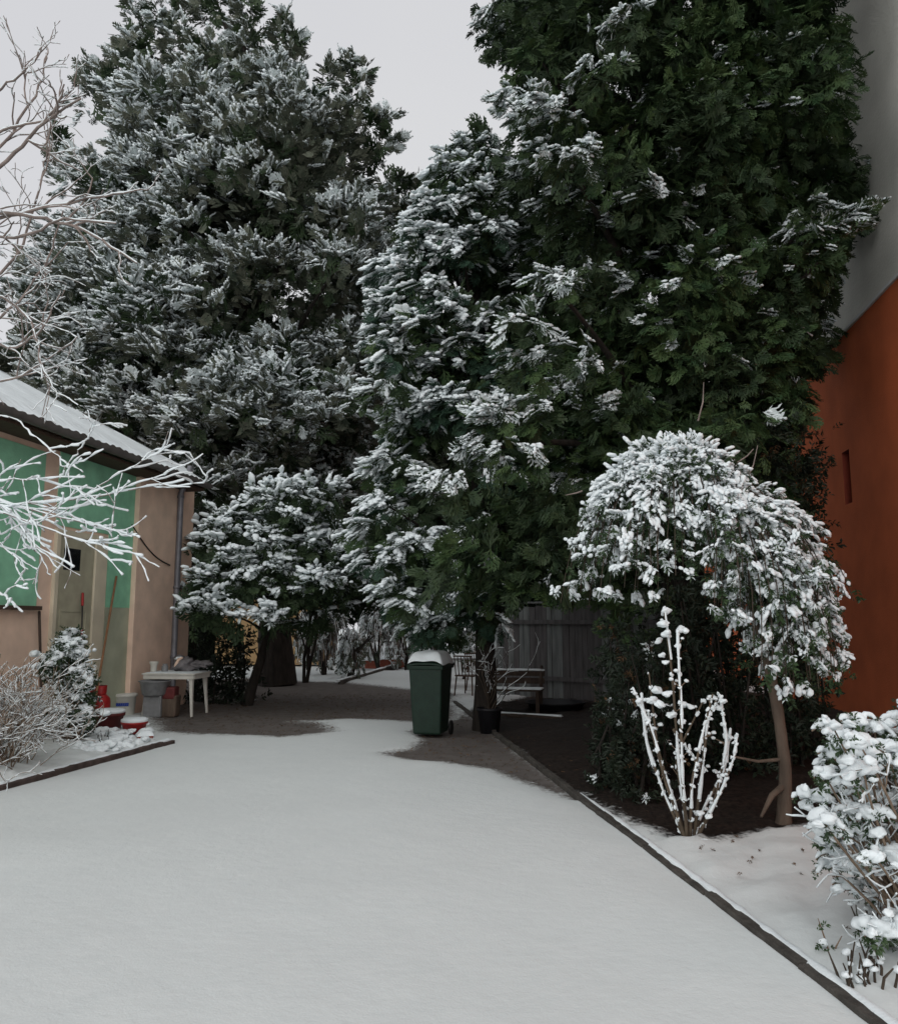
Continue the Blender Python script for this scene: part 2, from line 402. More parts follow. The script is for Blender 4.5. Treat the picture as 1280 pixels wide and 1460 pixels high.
def branch_mesh(lines, wood, rng, snow=1., lump=.35, sides=5, acc=None, acc_s=None, minr=0.):
    acc = acc or Acc(); acc_s = acc_s or acc
    for pts, rad, dep in lines:
        acc.tube(pts, np.maximum(rad, minr), wood, sides)
        if snow > 0:
            # resample so that the snow lies in lumps
            k = max(len(pts), int(np.linalg.norm(pts[-1] - pts[0]) / .035)); k = min(k, 24)
            t = np.linspace(0, len(pts) - 1, k); i0 = np.clip(t.astype(int), 0, len(pts) - 2); fr = (t - i0)[:, None]
            q = pts[i0] * (1 - fr) + pts[i0 + 1] * fr; rr = np.maximum(np.interp(t, np.arange(len(pts)), rad), minr)
            g = np.gradient(q, axis=0); g /= np.linalg.norm(g, axis=1)[:, None] + 1e-9
            hz = np.sqrt(np.clip(1 - g[:, 2] ** 2, 0, 1))
            srad = (rr * .8 + .006) * snow * (.35 + .75 * hz) * (1 + lump * rng.uniform(-1, 1, k)); srad = np.minimum(srad, rr + .02)
            q = q + np.array([0, 0, 1.]) * (rr * .75)[:, None]
            acc_s.tube(q, srad, 'snow', sides)
    return acc

# ------------------------------------------------------------------ the ground
def seg_poly(Xg, Yg, poly):
    """signed distance (m) to a polygon, positive inside"""
    poly = np.array(poly)[:, :2]; n = len(poly); d = np.full(Xg.shape, 1e9); ins = np.zeros(Xg.shape, bool)
    for i in range(n):
        a = poly[i]; b = poly[(i + 1) % n]; e = b - a
        t = np.clip(((Xg - a[0]) * e[0] + (Yg - a[1]) * e[1]) / (e @ e + 1e-12), 0, 1)
        d = np.minimum(d, np.hypot(Xg - a[0] - t * e[0], Yg - a[1] - t * e[1]))
        c = ((a[1] > Yg) != (b[1] > Yg)) & (Xg < (b[0] - a[0]) * (Yg - a[1]) / (b[1] - a[1] + 1e-12) + a[0])
        ins ^= c
    return np.where(ins, d, -d)
def wob(x, y, s=1., seed=0):
    r = np.random.default_rng(seed); o = 0
    for k in range(7):
        a = r.uniform(0, 6.28); f = s * r.uniform(.6, 2.4) * (1 + .35 * k); o = o + np.sin(f * (x * math.cos(a) + y * math.sin(a)) + r.uniform(0, 6.28)) / (1 + .35 * k)
    return o / 3.5
# right-hand kerb runs from K1 to K2, the left bed's kerb from B1 to B2
K1 = G(1232, 1462); K2 = G(648, 1004)
kd = (K2 - K1)[:2] / np.linalg.norm((K2 - K1)[:2]); K0 = K1 - np.array([*kd, 0]) * 2.5
B1 = G(-20, 1138); B2 = G(245, 1064)
bd = (B2 - B1)[:2] / np.linalg.norm((B2 - B1)[:2]); B0 = B1 - np.array([*bd, 0]) * 3
bn = np.array([-bd[1], bd[0]])                                # into the bed (left)
def patch(pl): return [G(a, b)[:2] for a, b in pl]
PATCH1 = patch([(215, 1018), (240, 1044), (300, 1048), (400, 1052), (462, 1044), (450, 1034), (410, 1029), (500, 1026), (594, 1030), (640, 1026), (640, 990), (590, 985), (490, 974), (430, 973), (340, 968), (262, 972)])
PATCH2 = patch([(552, 1077), (590, 1071), (606, 1058), (585, 1045), (640, 1034), (664, 1022), (700, 1044), (822, 1142), (775, 1124), (700, 1098), (640, 1088), (585, 1084)])
PATCH3 = patch([(664, 1018), (705, 1008), (760, 992), (900, 975), (1100, 990), (1300, 1020), (1500, 1090), (1300, 1170), (1165, 1190), (1090, 1192), (1010, 1206), (960, 1200), (880, 1165), (835, 1135), (822, 1138)])
def cover(X, Y):
    w = .16 * wob(X, Y, 2.5, 3) + .13 * wob(X, Y, 9, 5) + .10 * wob(X, Y, 19, 6)
    d = np.minimum.reduce([-seg_poly(X, Y, PATCH1) / .55, -seg_poly(X, Y, PATCH2) / .30, -seg_poly(X, Y, PATCH3) / .30]) + w
    return np.clip(d * .9 + .35, -.2, 1.2)
gnd = bpy.data.materials.new('snowy_ground'); gnd.use_nodes = True
def ground_mat(m):
    n = m.node_tree; b = n.nodes['Principled BSDF']; l = n.links.new
    at = n.nodes.new('ShaderNodeAttribute'); at.attribute_name = 'cover'
    tcn = n.nodes.new('ShaderNodeTexCoord')
    def noise(sc, det=5):
        t = n.nodes.new('ShaderNodeTexNoise'); t.inputs['Scale'].default_value = sc; t.inputs['Detail'].default_value = det
        l(tcn.outputs['Object'], t.inputs['Vector']); return t
    n1 = noise(26); n2 = noise(5)
    ma = n.nodes.new('ShaderNodeMath'); ma.operation = 'MULTIPLY_ADD'; ma.inputs[1].default_value = 1.1; l(n1.outputs['Fac'], ma.inputs[0]); l(at.outputs['Fac'], ma.inputs[2])
    mr = n.nodes.new('ShaderNodeMapRange'); mr.interpolation_type = 'SMOOTHSTEP'; mr.inputs['From Min'].default_value = .72; mr.inputs['From Max'].default_value = 1.35; l(ma.outputs[0], mr.inputs['Value'])
    soil = n.nodes.new('ShaderNodeValToRGB'); soil.color_ramp.elements[0].color = (.010, .008, .007, 1); soil.color_ramp.elements[1].color = (.036, .027, .022, 1)
    soil.color_ramp.elements[0].position = .35; soil.color_ramp.elements[1].position = .7; l(n1.outputs['Fac'], soil.inputs['Fac'])
    asp = n.nodes.new('ShaderNodeValToRGB'); asp.color_ramp.elements[0].color = (.065, .056, .050, 1); asp.color_ramp.elements[1].color = (.18, .165, .155, 1)
    l(n2.outputs['Fac'], asp.inputs['Fac'])
    a2 = n.nodes.new('ShaderNodeAttribute'); a2.attribute_name = 'soil'
    mb = n.nodes.new('ShaderNodeMixRGB'); l(a2.outputs['Fac'], mb.inputs[0]); l(asp.outputs[0], mb.inputs[1]); l(soil.outputs[0], mb.inputs[2])
    sn = n.nodes.new('ShaderNodeValToRGB'); sn.color_ramp.elements[0].color = (.59, .63, .63, 1); sn.color_ramp.elements[1].color = (.65, .685, .68, 1); l(n2.outputs['Fac'], sn.inputs['Fac'])
    mm = n.nodes.new('ShaderNodeMixRGB'); l(mr.outputs[0], mm.inputs[0]); l(mb.outputs[0], mm.inputs[1]); l(sn.outputs[0], mm.inputs[2]); l(mm.outputs[0], b.inputs['Base Color'])
    b.inputs['Roughness'].default_value = .8; b.inputs['Specular IOR Level'].default_value = .15
    n3 = noise(90, 4); n4 = noise(14, 4); ad = n.nodes.new('ShaderNodeMath'); ad.operation = 'MULTIPLY_ADD'; ad.inputs[1].default_value = .35
    l(n3.outputs['Fac'], ad.inputs[0]); l(n4.outputs['Fac'], ad.inputs[2])
    bp = n.nodes.new('ShaderNodeBump'); bp.inputs['Strength'].default_value = .35; bp.inputs['Distance'].default_value = .012; l(ad.outputs[0], bp.inputs['Height']); l(bp.outputs[0], b.inputs['Normal'])
ground_mat(gnd); M['gnd'] = gnd
def side_r(X, Y): return (X - K1[0]) * kd[1] - (Y - K1[1]) * kd[0]       # >0 right of the right kerb
def side_l(X, Y): return (X - B1[0]) * bn[0] + (Y - B1[1]) * bn[1]       # >0 in the left bed
def sheet(name, xs, ys, zf, cf=True):
    X, Y = np.meshgrid(xs, ys); nx, ny = len(xs), len(ys); c = cover(X, Y) if cf else np.ones_like(X)
    Z = zf(X, Y, c); A = Acc()
    i = (np.arange(ny - 1)[:, None] * nx + np.arange(nx - 1)[None, :]).ravel()
    A.add(np.stack([X, Y, Z], -1).reshape(-1, 3), np.stack([i, i + 1, i + nx + 1, i + nx], -1), 'gnd')
    o = A.build(name); at = o.data.attributes.new('cover', 'FLOAT', 'POINT'); at.data.foreach_set('value', c.astype(np.float32).ravel())
    so = (side_r(X, Y) > 0).astype(np.float32)
    at = o.data.attributes.new('soil', 'FLOAT', 'POINT'); at.data.foreach_set('value', so.ravel())
    tag(o, kind='structure'); return o
def zmain(X, Y, c):
    z = .012 * np.clip(c, 0, 1) * 3 + .009 * wob(X, Y, 1.4, 1) + .003 * wob(X, Y, 5, 2)
    r = side_r(X, Y); l_ = side_l(X, Y)
    inb = np.clip(r / .25, 0, 1) * (Y < 16)
    z = z + inb * (.035 + .026 * wob(X, Y, 6, 8) + .024 * wob(X, Y, 13, 9) + .012 * wob(X, Y, 30, 10) + .05 * np.clip((r - .5) / 2, 0, 1))
    al = (X - B1[0]) * bd[0] + (Y - B1[1]) * bd[1]; Lb = np.linalg.norm((B2 - B1)[:2])
    inl = np.clip(l_ / .15, 0, 1) * np.clip((Lb - al) / .2, 0, 1)
    z = z + inl * (.05 + .05 * np.clip(l_ / .6, 0, 1) + .045 * wob(X, Y, 5, 11) + .03 * wob(X, Y, 13, 12))
    return z
sheet('driveway', np.arange(-9, 9.01, .075), np.arange(.4, 26, .075), zmain)
sheet('ground', np.linspace(-120, 120, 40), np.concatenate([np.linspace(-60, 0, 8), np.linspace(8, 160, 30)]), lambda X, Y, c: X * 0 - .06, False)

def kerb_run(name, a, b, h, w, m, seed, zoff=0):
    rng = np.random.default_rng(seed); a = np.array(a[:2]); b = np.array(b[:2]); d = (b - a); Ln = np.linalg.norm(d); d /= Ln; nn = np.array([d[1], -d[0]])
    A = Acc(); s_ = 0
    while s_ < Ln:
        l_ = min(.98, Ln - s_); e = s_ + l_ - .012; j = rng.uniform(-.006, .006); hh = h + rng.uniform(-.008, .008)
        k = max(3, int(l_ / .12)); t = np.linspace(s_, e, k)
        prof = np.array([[-w / 2, -.1], [-w / 2, hh * .9], [-w * .4, hh], [w * .4, hh], [w / 2, hh * .9], [w / 2, -.1]])
        V = []
        for q in t:
            for (u, z) in prof:
                pt = a + d * q + nn * (u + j + rng.uniform(-.003, .003)); V.append([pt[0], pt[1], z + rng.uniform(-.003, .003) + zoff])
        V = np.array(V); F = []
        for i in range(k - 1):
            for jj in range(5): F.append([i * 6 + jj, i * 6 + jj + 1, i * 6 + 7 + jj, i * 6 + 6 + jj])
        A.add(V, F, m, False)
        for o_ in (0, (k - 1) * 6): A.add(V[o_:o_ + 6], [[0, 1, 4, 5], [1, 2, 3, 4]], m, False)
        s_ += l_
    # the snow that lies along its top, set back from the drive-side face
    t = np.linspace(0, Ln, int(Ln / .06)); c = a + d * t[:, None]; r = w * .52 * (1 + .22 * wob(t, t, 5, seed) + .2 * rng.uniform(-1, 1, len(t)))
    return A, c, r, nn, h
A, c, r, nn, h = kerb_run('kerb', K0, K2, .065, .058, 'kerb', 3)
off = nn * .045; wk = c[:, 1] < 7.6
A.tube(np.column_stack([c + off, np.full(len(c), h - .012)])[wk], (r * 1.05 * np.clip((7.7 - c[:, 1]) / 1.2, .15, 1))[wk], 'snow', 8, flat=.55)
tag(A.build('kerb'), kind='structure')
A, c, r, nn, h = kerb_run('kerb', B0, B2, .085, .08, 'kerb_red', 4)
A.tube(np.column_stack([c - nn * .045, np.full(len(c), h - .012)]), r * 1.1, 'snow', 8, flat=.55)
tag(A.build('kerb'), kind='structure')
F1 = G(485, 976); F2 = G(600, 941)
A, c, r, nn, h = kerb_run('kerb', F1, F2, .10, .12, 'kerb', 5)
A.tube(np.column_stack([c - nn * .06, np.full(len(c), h - .01)]), r * 1.0, 'snow', 8, flat=.5)
tag(A.build('kerb'), kind='structure')

# ------------------------------------------------------------------ the house on the left
DIR = math.atan(.148); HO = np.array([P(262, 900, 16)[0], 16, 0])
hx = np.array([math.cos(DIR), -math.sin(DIR), 0]); hy = np.array([math.sin(DIR), math.cos(DIR), 0])
def fac(px, py, x=0.):
    """photo point on the facade (x metres proud of it) in the house's own y, z"""
    d = ray(px, py); o = np.array([0, 0, EYE]) - HO - hx * x; t = -(o @ hx) / (d @ hx); p = np.array([0, 0, EYE]) + d * t - HO
    return p @ hy, p[2]
house = thing('house', 'beige plastered house with green wall panels and a snowy roof', 'house', HO, -DIR)
ZE = fac(262, 672)[1]; LEN = 10.
A = Acc(); A.box((-7, -LEN, 0), (0, 0, ZE), 'beige'); A.build('wall', house)
A = Acc(); yl, z0 = fac(183, 880); A.box((-.05, yl, 0), (.10, .01, ZE - .01), 'beige', bev=.01); A.build('corner_pillar', house)
yb, zt = fac(192, 700, .012); ya, zb = fac(150, 866, .012)
A = Acc(); A.box((-.05, ya, zb), (.014, yl - .003, ZE - .02), 'green_wall'); yd0, _ = fac(76, 800)
A.box((-.05, yd0, fac(100, 752)[1]), (.014, ya - .003, ZE - .02), 'green_wall'); tag(A.build('painted_panel', house), 'green band over and beside the door')
A = Acc(); A.box((-.05, ya, .02), (.010, yl - .003, zb - .004), 'green_pale'); A.build('wall_base', house)
A = Acc(); y2, z2 = fac(50, 864); A.box((-.05, -LEN + .3, z2), (.018, y2, fac(50, 640)[1]), 'green_wall'); o = tag(A.build('painted_panel', house), 'wide green panel left of the door')
A = Acc(); rng = np.random.default_rng(3); A.box((-.03, -LEN + .3, z2 - .06), (.10, y2 + .02, z2 - .004), 'brown')
A.build('sill', house)
# door in its frame
yd0, _ = fac(72, 850); yd1, _ = fac(146, 850); dt = fac(100, 757)[1]
A = Acc()
A.box((-.04, yd0, 0), (.055, yd0 + .09, dt), 'cream', bev=.006); A.box((-.04, yd1 - .32, 0), (.055, yd1, dt), 'cream', bev=.006); A.box((-.04, yd0 + .093, dt - .09), (.052, yd1 - .323, dt), 'cream')
A.build('door_frame', house)
yA, yB = yd0 + .095, yd1 - .325
A = Acc(); A.box((-.03, yA, .05), (.022, yB, dt - .095), 'door')
for (u0, u1, v0, v1) in ((.12, .88, .10, .40), (.12, .88, .44, .60)):
    yy0 = yA + (yB - yA) * u0; yy1 = yA + (yB - yA) * u1; zz0 = dt * v0; zz1 = dt * v1
    for bx in (((.0, yy0, zz0), (.032, yy1, zz0 + .04)), ((.0, yy0, zz1 - .04), (.032, yy1, zz1)), ((.0, yy0, zz0 + .042), (.032, yy0 + .04, zz1 - .042)), ((.0, yy1 - .04, zz0 + .042), (.032, yy1, zz1 - .042))): A.box(*bx, 'door')
dr = A.build('door', house)
w0, wz0 = fac(88, 812); w1, wz1 = fac(113, 784)
A = Acc(); A.box((.0, max(w0, yA + .05), wz0), (.030, min(w1, yB - .03), wz1), 'glass_dark'); A.build('pane', dr)
A = Acc(); hz = 1.05; A.tube([(.02, yB - .08, hz), (.08, yB - .08, hz), (.085, yB - .2, hz)], .012, 'pipe', 8); A.build('handle', dr)
# downpipe, cable, gutter, soffit
A = Acc(); yp, _ = fac(249, 900, .16); A.tube([(.33, yp, ZE + .02), (.30, yp, ZE - .2), (.165, yp, ZE - .5), (.165, yp, 1.5), (.165, yp, .12), (.26, yp, .06)], .055, 'pipe', 12)
for zc in (.9, 2.2, ZE - .6): A.lathe([(.058, zc), (.066, zc), (.066, zc + .05), (.058, zc + .05)], (.165, yp, 0), 'pipe', 12)
A.build('downpipe', house)
A = Acc(); c0 = fac(189, 748, .125); c1 = fac(243, 806, .125); t = np.linspace(0, 1, 10)
A.tube([(.115, c0[0] + (c1[0] - c0[0]) * q, c0[1] + (c1[1] - c0[1]) * q - .12 * math.sin(math.pi * q)) for q in t], .012, 'black', 5); A.build('cable', house)
OV = .50; xr, yr = OV, -.35; ZE0 = ZE; ZE = (fac(5, 580, OV)[1] + fac(207, 652, OV)[1]) / 2 - .19; ridge_z = ZE + 2.5; print('eave', ZE0, ZE, fac(5, 580, OV), fac(207, 652, OV))
def hip(z0, inset=0., th=.05, dz=0.):
    a = np.array([[xr - inset, yr - inset, z0], [xr - inset, -LEN - OV, z0], [-7 - OV + inset, -LEN - OV, z0], [-7 - OV + inset, yr - inset, z0], [-3.5, -4.2, ridge_z + dz], [-3.5, -LEN - OV, ridge_z + dz]])
    b = a.copy(); b[:, 2] -= th
    V = np.vstack([a, b]); F4 = [[0, 4, 5, 1], [2, 5, 4, 3], [7, 11, 10, 6], [9, 10, 11, 8], [0, 1, 7, 6], [3, 0, 6, 9], [2, 3, 9, 8]]; F3 = [[3, 4, 0], [6, 10, 9]]
    return V, F4, F3
A = Acc(); V, F4, F3 = hip(ZE + .16, 0, .10); A.add(V, F4, 'brown', False); A.add(V, F3, 'brown', False)
A.box((.02, -LEN - .2, ZE + .004), (OV - .03, yr, ZE + .05), 'brown'); roof = A.build('roof', house)
# corrugated tiles with their row of rounded ends, under snow
A = Acc(); 
ys_ = np.arange(-LEN - .5, yr, .055); prof = np.abs(np.sin((ys_) * math.pi / .19)) * .035
slope = (ridge_z - ZE - .16) / (xr + 3.5)
xs_ = np.linspace(0, 1, 24); V = []
rngr = np.random.default_rng(5)
for i, s_ in enumerate(xs_):
    x = xr + .05 - s_ * 4.1; lim = yr - (xr - x) * 1.12
    for y, pz in zip(ys_, prof): 
        yy = min(y, lim + .02); V.append([x, yy, ZE + .16 + slope * (xr - x) + .035 + pz * (.9 if i < 2 else .35) + (0 if i < 2 else .05) + .01 * math.sin(7 * y + 3 * x)])
V = np.array(V); k = len(ys_); i = (np.arange(len(xs_) - 1)[:, None] * k + np.arange(k - 1)[None, :]).ravel()
A.add(V, np.stack([i, i + 1, i + k + 1, i + k], -1), 'snow')
V2 = V[:k].copy(); V2[:, 2] = ZE + .17; A.add(np.vstack([V[:k], V2]), [[j, j + k, j + k + 1, j + 1] for j in range(k - 1)], 'gutter', False)
tag(A.build('snow_cover', roof), 'snow on the roof')
A = Acc(); gy = np.linspace(-LEN - .5, yr + .02, 30); an = np.linspace(math.pi, 2 * math.pi, 9)
V = []
for y in gy:
    for a_ in an: V.append([xr + .07 + .075 * math.cos(a_), y, ZE + .13 + .085 * math.sin(a_)])
V = np.array(V); F = [[i * 9 + j, i * 9 + j + 1, i * 9 + 10 + j, i * 9 + 9 + j] for i in range(29) for j in range(8)]
A.add(V, F, 'gutter'); V3 = V * 1.0; V3[:, 0] = xr + .07 + (V[:, 0] - xr - .07) * .93; V3[:, 2] += .005; A.add(V3, F, 'gutter'); A.build('gutter', house)

# ------------------------------------------------------------------ the orange wall on the right
WO = np.array([P(1280, 700, 11)[0] - 11 * .148, 0, 0])
def wal(px, py, x=0.):
    d = ray(px, py); o = np.array([0, 0, EYE]) - WO - hx * x; t = -(o @ hx) / (d @ hx); p = np.array([0, 0, EYE]) + d * t - WO
    return p @ hy, p[2]
ow = thing('building', 'tall orange plastered firewall with grey upper storey on the right', 'building', WO, -DIR)
ZO = (wal(1280, 402)[1] + wal(1180, 496)[1]) / 2
n0, nz0 = wal(1215, 716); n1, nz1 = wal(1200, 646); ylo, yhi = 1.5, 30.
A = Acc(); gy = [ylo, n0, n1, yhi]; gz = [0, nz0, nz1, ZO]; V = [[0, y, z] for z in gz for y in gy]
F = [[i * 4 + j, i * 4 + j + 1, i * 4 + j + 5, i * 4 + j + 4] for i in range(3) for j in range(3) if not (i == 1 and j == 1)]
A.add(V, F, 'orange', False)
A.add([[0, ylo, 0], [6, ylo, 0], [6, ylo, ZO], [0, ylo, ZO]], [[0, 1, 2, 3]], 'orange', False)
A.add([[0, yhi, 0], [6, yhi, 0], [6, yhi, ZO], [0, yhi, ZO]], [[3, 2, 1, 0]], 'orange', False)
A.add([[0, ylo, ZO], [.5, ylo, ZO], [.5, yhi, ZO], [0, yhi, ZO]], [[0, 1, 2, 3]], 'orange', False)
A.build('wall', ow)
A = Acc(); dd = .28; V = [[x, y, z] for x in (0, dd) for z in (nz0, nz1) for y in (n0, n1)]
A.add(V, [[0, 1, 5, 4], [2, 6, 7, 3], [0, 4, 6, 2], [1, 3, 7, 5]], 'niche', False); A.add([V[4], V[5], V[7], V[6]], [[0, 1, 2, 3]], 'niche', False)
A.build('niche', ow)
A = Acc(); A.box((.12, ylo, ZO - .1), (6, yhi, ZO + 16), 'grey_wall'); tag(A.build('upper_wall', ow), 'stained grey upper wall')
A = Acc(); A.box((-.035, ylo - .03, ZO + .003), (.115, yhi, ZO + .045), 'flash'); A.build('coping', ow)

# ------------------------------------------------------------------ the big trees
def tree(name, label, base, top, r0, lobes, seed, m='bark_dark', nl=16, group=None, cat='tree', **kw):
    rng = np.random.default_rng(seed); t = thing(name, label, cat, base, 0, group)
    A = Acc(); limbs(A, base, top, r0, lobes, rng, m, nl=nl); A.build('trunk', t, loc=base)
    A = Acc(); lobe_foliage(A, lobes, rng, (base[0], base[1]), **kw); A.build('crown', t, loc=base)
    return t

# left conifer, behind the house
YL = 20.5; s = m_px(YL); bx = G(398, 976); 
def pz(py, Y): return P(640, py, Y)[2]
cxL = P(335, 400, YL)[0]; rng = np.random.default_rng(21)
prof = [(pz(720, YL), 3.3), (pz(650, YL), 4.1), (pz(560, YL), 4.6), (pz(400, YL), 4.6), (pz(280, YL), 3.7), (pz(190, YL), 2.8), (pz(140, YL), 1.9), (pz(90, YL), .8), (pz(45, YL), .3)]
def snL(x, y, z): return .95 + .35 * (1 if x < cxL - .5 else 0) + (.35 if z < pz(480, YL) and x < cxL + 1 else 0) - (.35 if abs(x - cxL - 1.3) < 1.3 and z < pz(250, YL) and z > pz(520, YL) else 0)
lob = crown_lobes(cxL, YL, prof, 420, rng, (.42, .85), snL, (.6, 1.02))
lob += [(*P(px, py, YL - rng.uniform(0, 1.5)), r_, .8) for (px, py, r_) in [(130, 150, .45), (150, 110, .35), (205, 60, .35), (230, 30, .3), (300, 10, .5), (330, -15, .45), (360, 60, .6), (405, 55, .4), (420, 90, .4), (470, 115, .3), (490, 160, .35), (510, 260, .4), (540, 290, .35), (95, 260, .5), (80, 330, .5), (130, 120, .3), (175, 95, .4), (260, 60, .5)]]
for (a, b) in [(70, 540), (95, 570), (130, 560), (165, 590), (200, 560), (240, 590), (290, 570), (330, 540), (370, 560), (405, 545), (340, 600), (270, 610), (400, 580), (230, 430), (260, 415), (300, 440), (110, 480), (80, 440), (150, 400), (180, 330), (230, 300), (270, 330), (250, 220), (200, 240), (450, 600), (480, 570), (130, 250), (300, 250), (360, 250), (400, 150)]: lob.append((*P(a, b, YL - 4.1 + .004 * abs(a - 330)), .55, 1.5))
lob += [(l[0], l[1] + 1., l[2], .8, .12) for l in crown_lobes(cxL, YL, [(p[0], p[1] * .62) for p in prof], 90, rng, (.6, .9), lambda x, y, z: .1, (.3, 1.))]
lob += [(*P(a, b, YL + .5), .9, .12) for a, b in [(350, 280), (390, 300), (330, 250), (420, 270), (380, 340), (410, 380), (300, 300), (440, 320), (360, 400)]]
for (a, b, c_, d_) in [(205, 90, 190, 10), (215, 80, 222, 0), (240, 70, 262, 8), (420, 60, 405, 28), (470, 110, 500, 82), (500, 150, 520, 100), (520, 180, 556, 170), (535, 220, 560, 200), (140, 130, 125, 95), (165, 110, 180, 50), (300, 30, 300, -20), (350, 30, 348, -10), (95, 230, 78, 200), (550, 260, 590, 262), (560, 300, 600, 290)]:
    for q in np.linspace(.1, 1, 5): lob.append((*P(a + (c_ - a) * q, b + (d_ - b) * q, YL - .3), .26 - .13 * q, .8))
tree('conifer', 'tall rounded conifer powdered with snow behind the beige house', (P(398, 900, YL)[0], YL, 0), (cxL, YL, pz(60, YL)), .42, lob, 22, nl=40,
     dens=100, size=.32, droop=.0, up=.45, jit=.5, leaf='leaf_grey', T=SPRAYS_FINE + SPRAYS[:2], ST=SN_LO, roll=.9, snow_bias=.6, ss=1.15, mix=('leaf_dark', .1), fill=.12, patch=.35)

# big dark conifer on the right
YA = 11.8; cxA = P(955, 500, YA)[0]; rng = np.random.default_rng(31)
profA = [(pz(880, YA), 1.3), (pz(780, YA), 2.0), (pz(650, YA), 2.5), (pz(450, YA), 2.65), (pz(200, YA), 2.85), (pz(0, YA), 2.75), (pz(-200, YA), 1.9), (pz(-500, YA), .8), (pz(-620, YA), .2)]
def snA(x, y, z): return .12 + (.45 if x < cxA - 1.4 else 0) + (.2 if z > pz(120, YA) else 0)
lob = crown_lobes(cxA, YA, profA, 400, rng, (.38, .72), snA, (.5, 1.0))
lob = [l for l in lob if l[0] + l[3] * .8 < P(1150 if l[2] < pz(480, 11) else 1195 if l[2] < pz(300, 11) else 1245, 500, l[1])[0] and l[0] - l[3] * .7 > P(700, 500, l[1])[0] - (0 if l[2] > pz(180, 11) else 9) and not (l[2] - l[3] < P(800, 885, l[1])[2])]
ext = [(770, 170, .35, 1), (800, 190, .35, 1), (740, 150, .3, 1), (820, 230, .3, .9), (790, 230, .3, .9), (745, 470, .25, 1), (755, 520, .28, 1), (790, 410, .3, .8), (820, 505, .22, 1.1), (845, 525, .2, 1), (730, 590, .3, 1.1), (765, 600, .25, 1.1), (705, 600, .25, 1), (860, 100, .3, .7), (900, 40, .3, .8), (640, 690, .3, .9), (735, 655, .3, .9), (700, 640, .3, 1)]
lob += [(*P(a, b, YA - 2.5 - rng.uniform(0, .4)), c_, d_) for a, b, c_, d_ in [(e_[0], e_[1], e_[2], e_[3] * 1.6) for e_ in ext]]
lob += [(*P(a, b, 9.6 + rng.uniform(-.3, .5)), c_, .12) for a, b, c_ in [(670, 790, .4), (720, 820, .4), (780, 800, .45), (700, 835, .3), (760, 840, .3), (820, 825, .3), (640, 830, .3), (850, 760, .5), (800, 720, .5), (740, 740, .4), (690, 730, .4), (900, 880, .35), (880, 600, .5), (960, 640, .5), (1040, 620, .5), (1070, 700, .5)]]
lob += [(*P(a, b, 10.1), c_, d_) for a, b, c_, d_ in [(1165, 300, .25, .9), (1185, 320, .2, 1), (1145, 340, .28, .7), (1170, 370, .2, .6), (1100, 480, .4, .3), (1110, 580, .4, .2), (1080, 530, .4, .3)]]
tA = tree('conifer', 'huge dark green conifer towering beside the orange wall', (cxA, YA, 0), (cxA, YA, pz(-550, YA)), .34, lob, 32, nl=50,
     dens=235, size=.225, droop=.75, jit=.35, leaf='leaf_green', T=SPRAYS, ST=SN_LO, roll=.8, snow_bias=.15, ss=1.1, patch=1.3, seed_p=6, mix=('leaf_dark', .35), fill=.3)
# the snowy bough that reaches out to the right
A = Acc(); rng = np.random.default_rng(33); e0 = P(1120, 350, 10.3); e1 = P(1237, 296, 9.7); t = np.linspace(0, 1, 9)[:, None]
A.tube(e0 + (e1 - e0) * t + np.array([0, 0, .1]) * np.sin(t * 3.1), np.linspace(.03, .008, 9), 'bark_dark', 6)
n = 46; tt = rng.uniform(.1, 1, n) ; pos = e0 + (e1 - e0) * tt[:, None] + rng.normal(0, .05, (n, 3)); ax = (e1 - e0)[None] * .9 + rng.normal(0, .45, (n, 3)); ax[:, 2] -= .25
foliage(A, pos, ax, .24 * rng.uniform(.7, 1.2, n), rng, 'leaf_green', np.full(n, .75), SPRAYS, SN_LO, .5)
tag(A.build('bough', tA, loc=tA.location), 'snowy bough reaching right')

# paler snowy conifer to the left of it
YB = 12.2; rng = np.random.default_rng(41); cxB = P(672, 500, YB)[0]
lobB = []
for (px, py, hw) in [(672, 215, 28), (668, 270, 55), (650, 330, 75), (640, 400, 100), (645, 470, 110), (650, 540, 110), (655, 610, 110), (655, 690, 115), (655, 770, 110), (650, 830, 85), (655, 870, 60)]:
    for k in range(max(3, int(hw / 8))):
        th = rng.uniform(math.pi * .75, math.pi * 2.25); R = hw * m_px(YB); f = rng.uniform(.45, 1)
        p = P(px, py + rng.uniform(-30, 30), YB); x = cxB + (p[0] - cxB) + math.cos(th) * (R * f - .1); y = YB + math.sin(th) * R * f
        left = np.clip((670 - (px + math.cos(th) * hw)) / 100, -1, 1); sn = .7 + .7 * left + (.55 if py < 520 else 0)
        lobB.append((x, y, p[2], rng.uniform(.24, .42) * min(1, .5 + hw / 100), max(sn, .08)))
lobB += [(*P(a, b, 11.0), c_, 1.6) for a, b, c_ in [(640, 240, .25), (690, 290, .3), (650, 300, .3), (700, 330, .28), (610, 340, .3), (660, 360, .3), (600, 470, .3), (640, 450, .3), (545, 560, .25), (585, 400, .28), (560, 440, .28), (555, 480, .28), (600, 370, .3), (620, 420, .3), (570, 510, .25), (620, 300, .3), (660, 250, .25), (700, 230, .2), (545, 800, .28), (560, 840, .25), (580, 860, .2), (535, 760, .3), (585, 780, .3), (550, 720, .3)]]
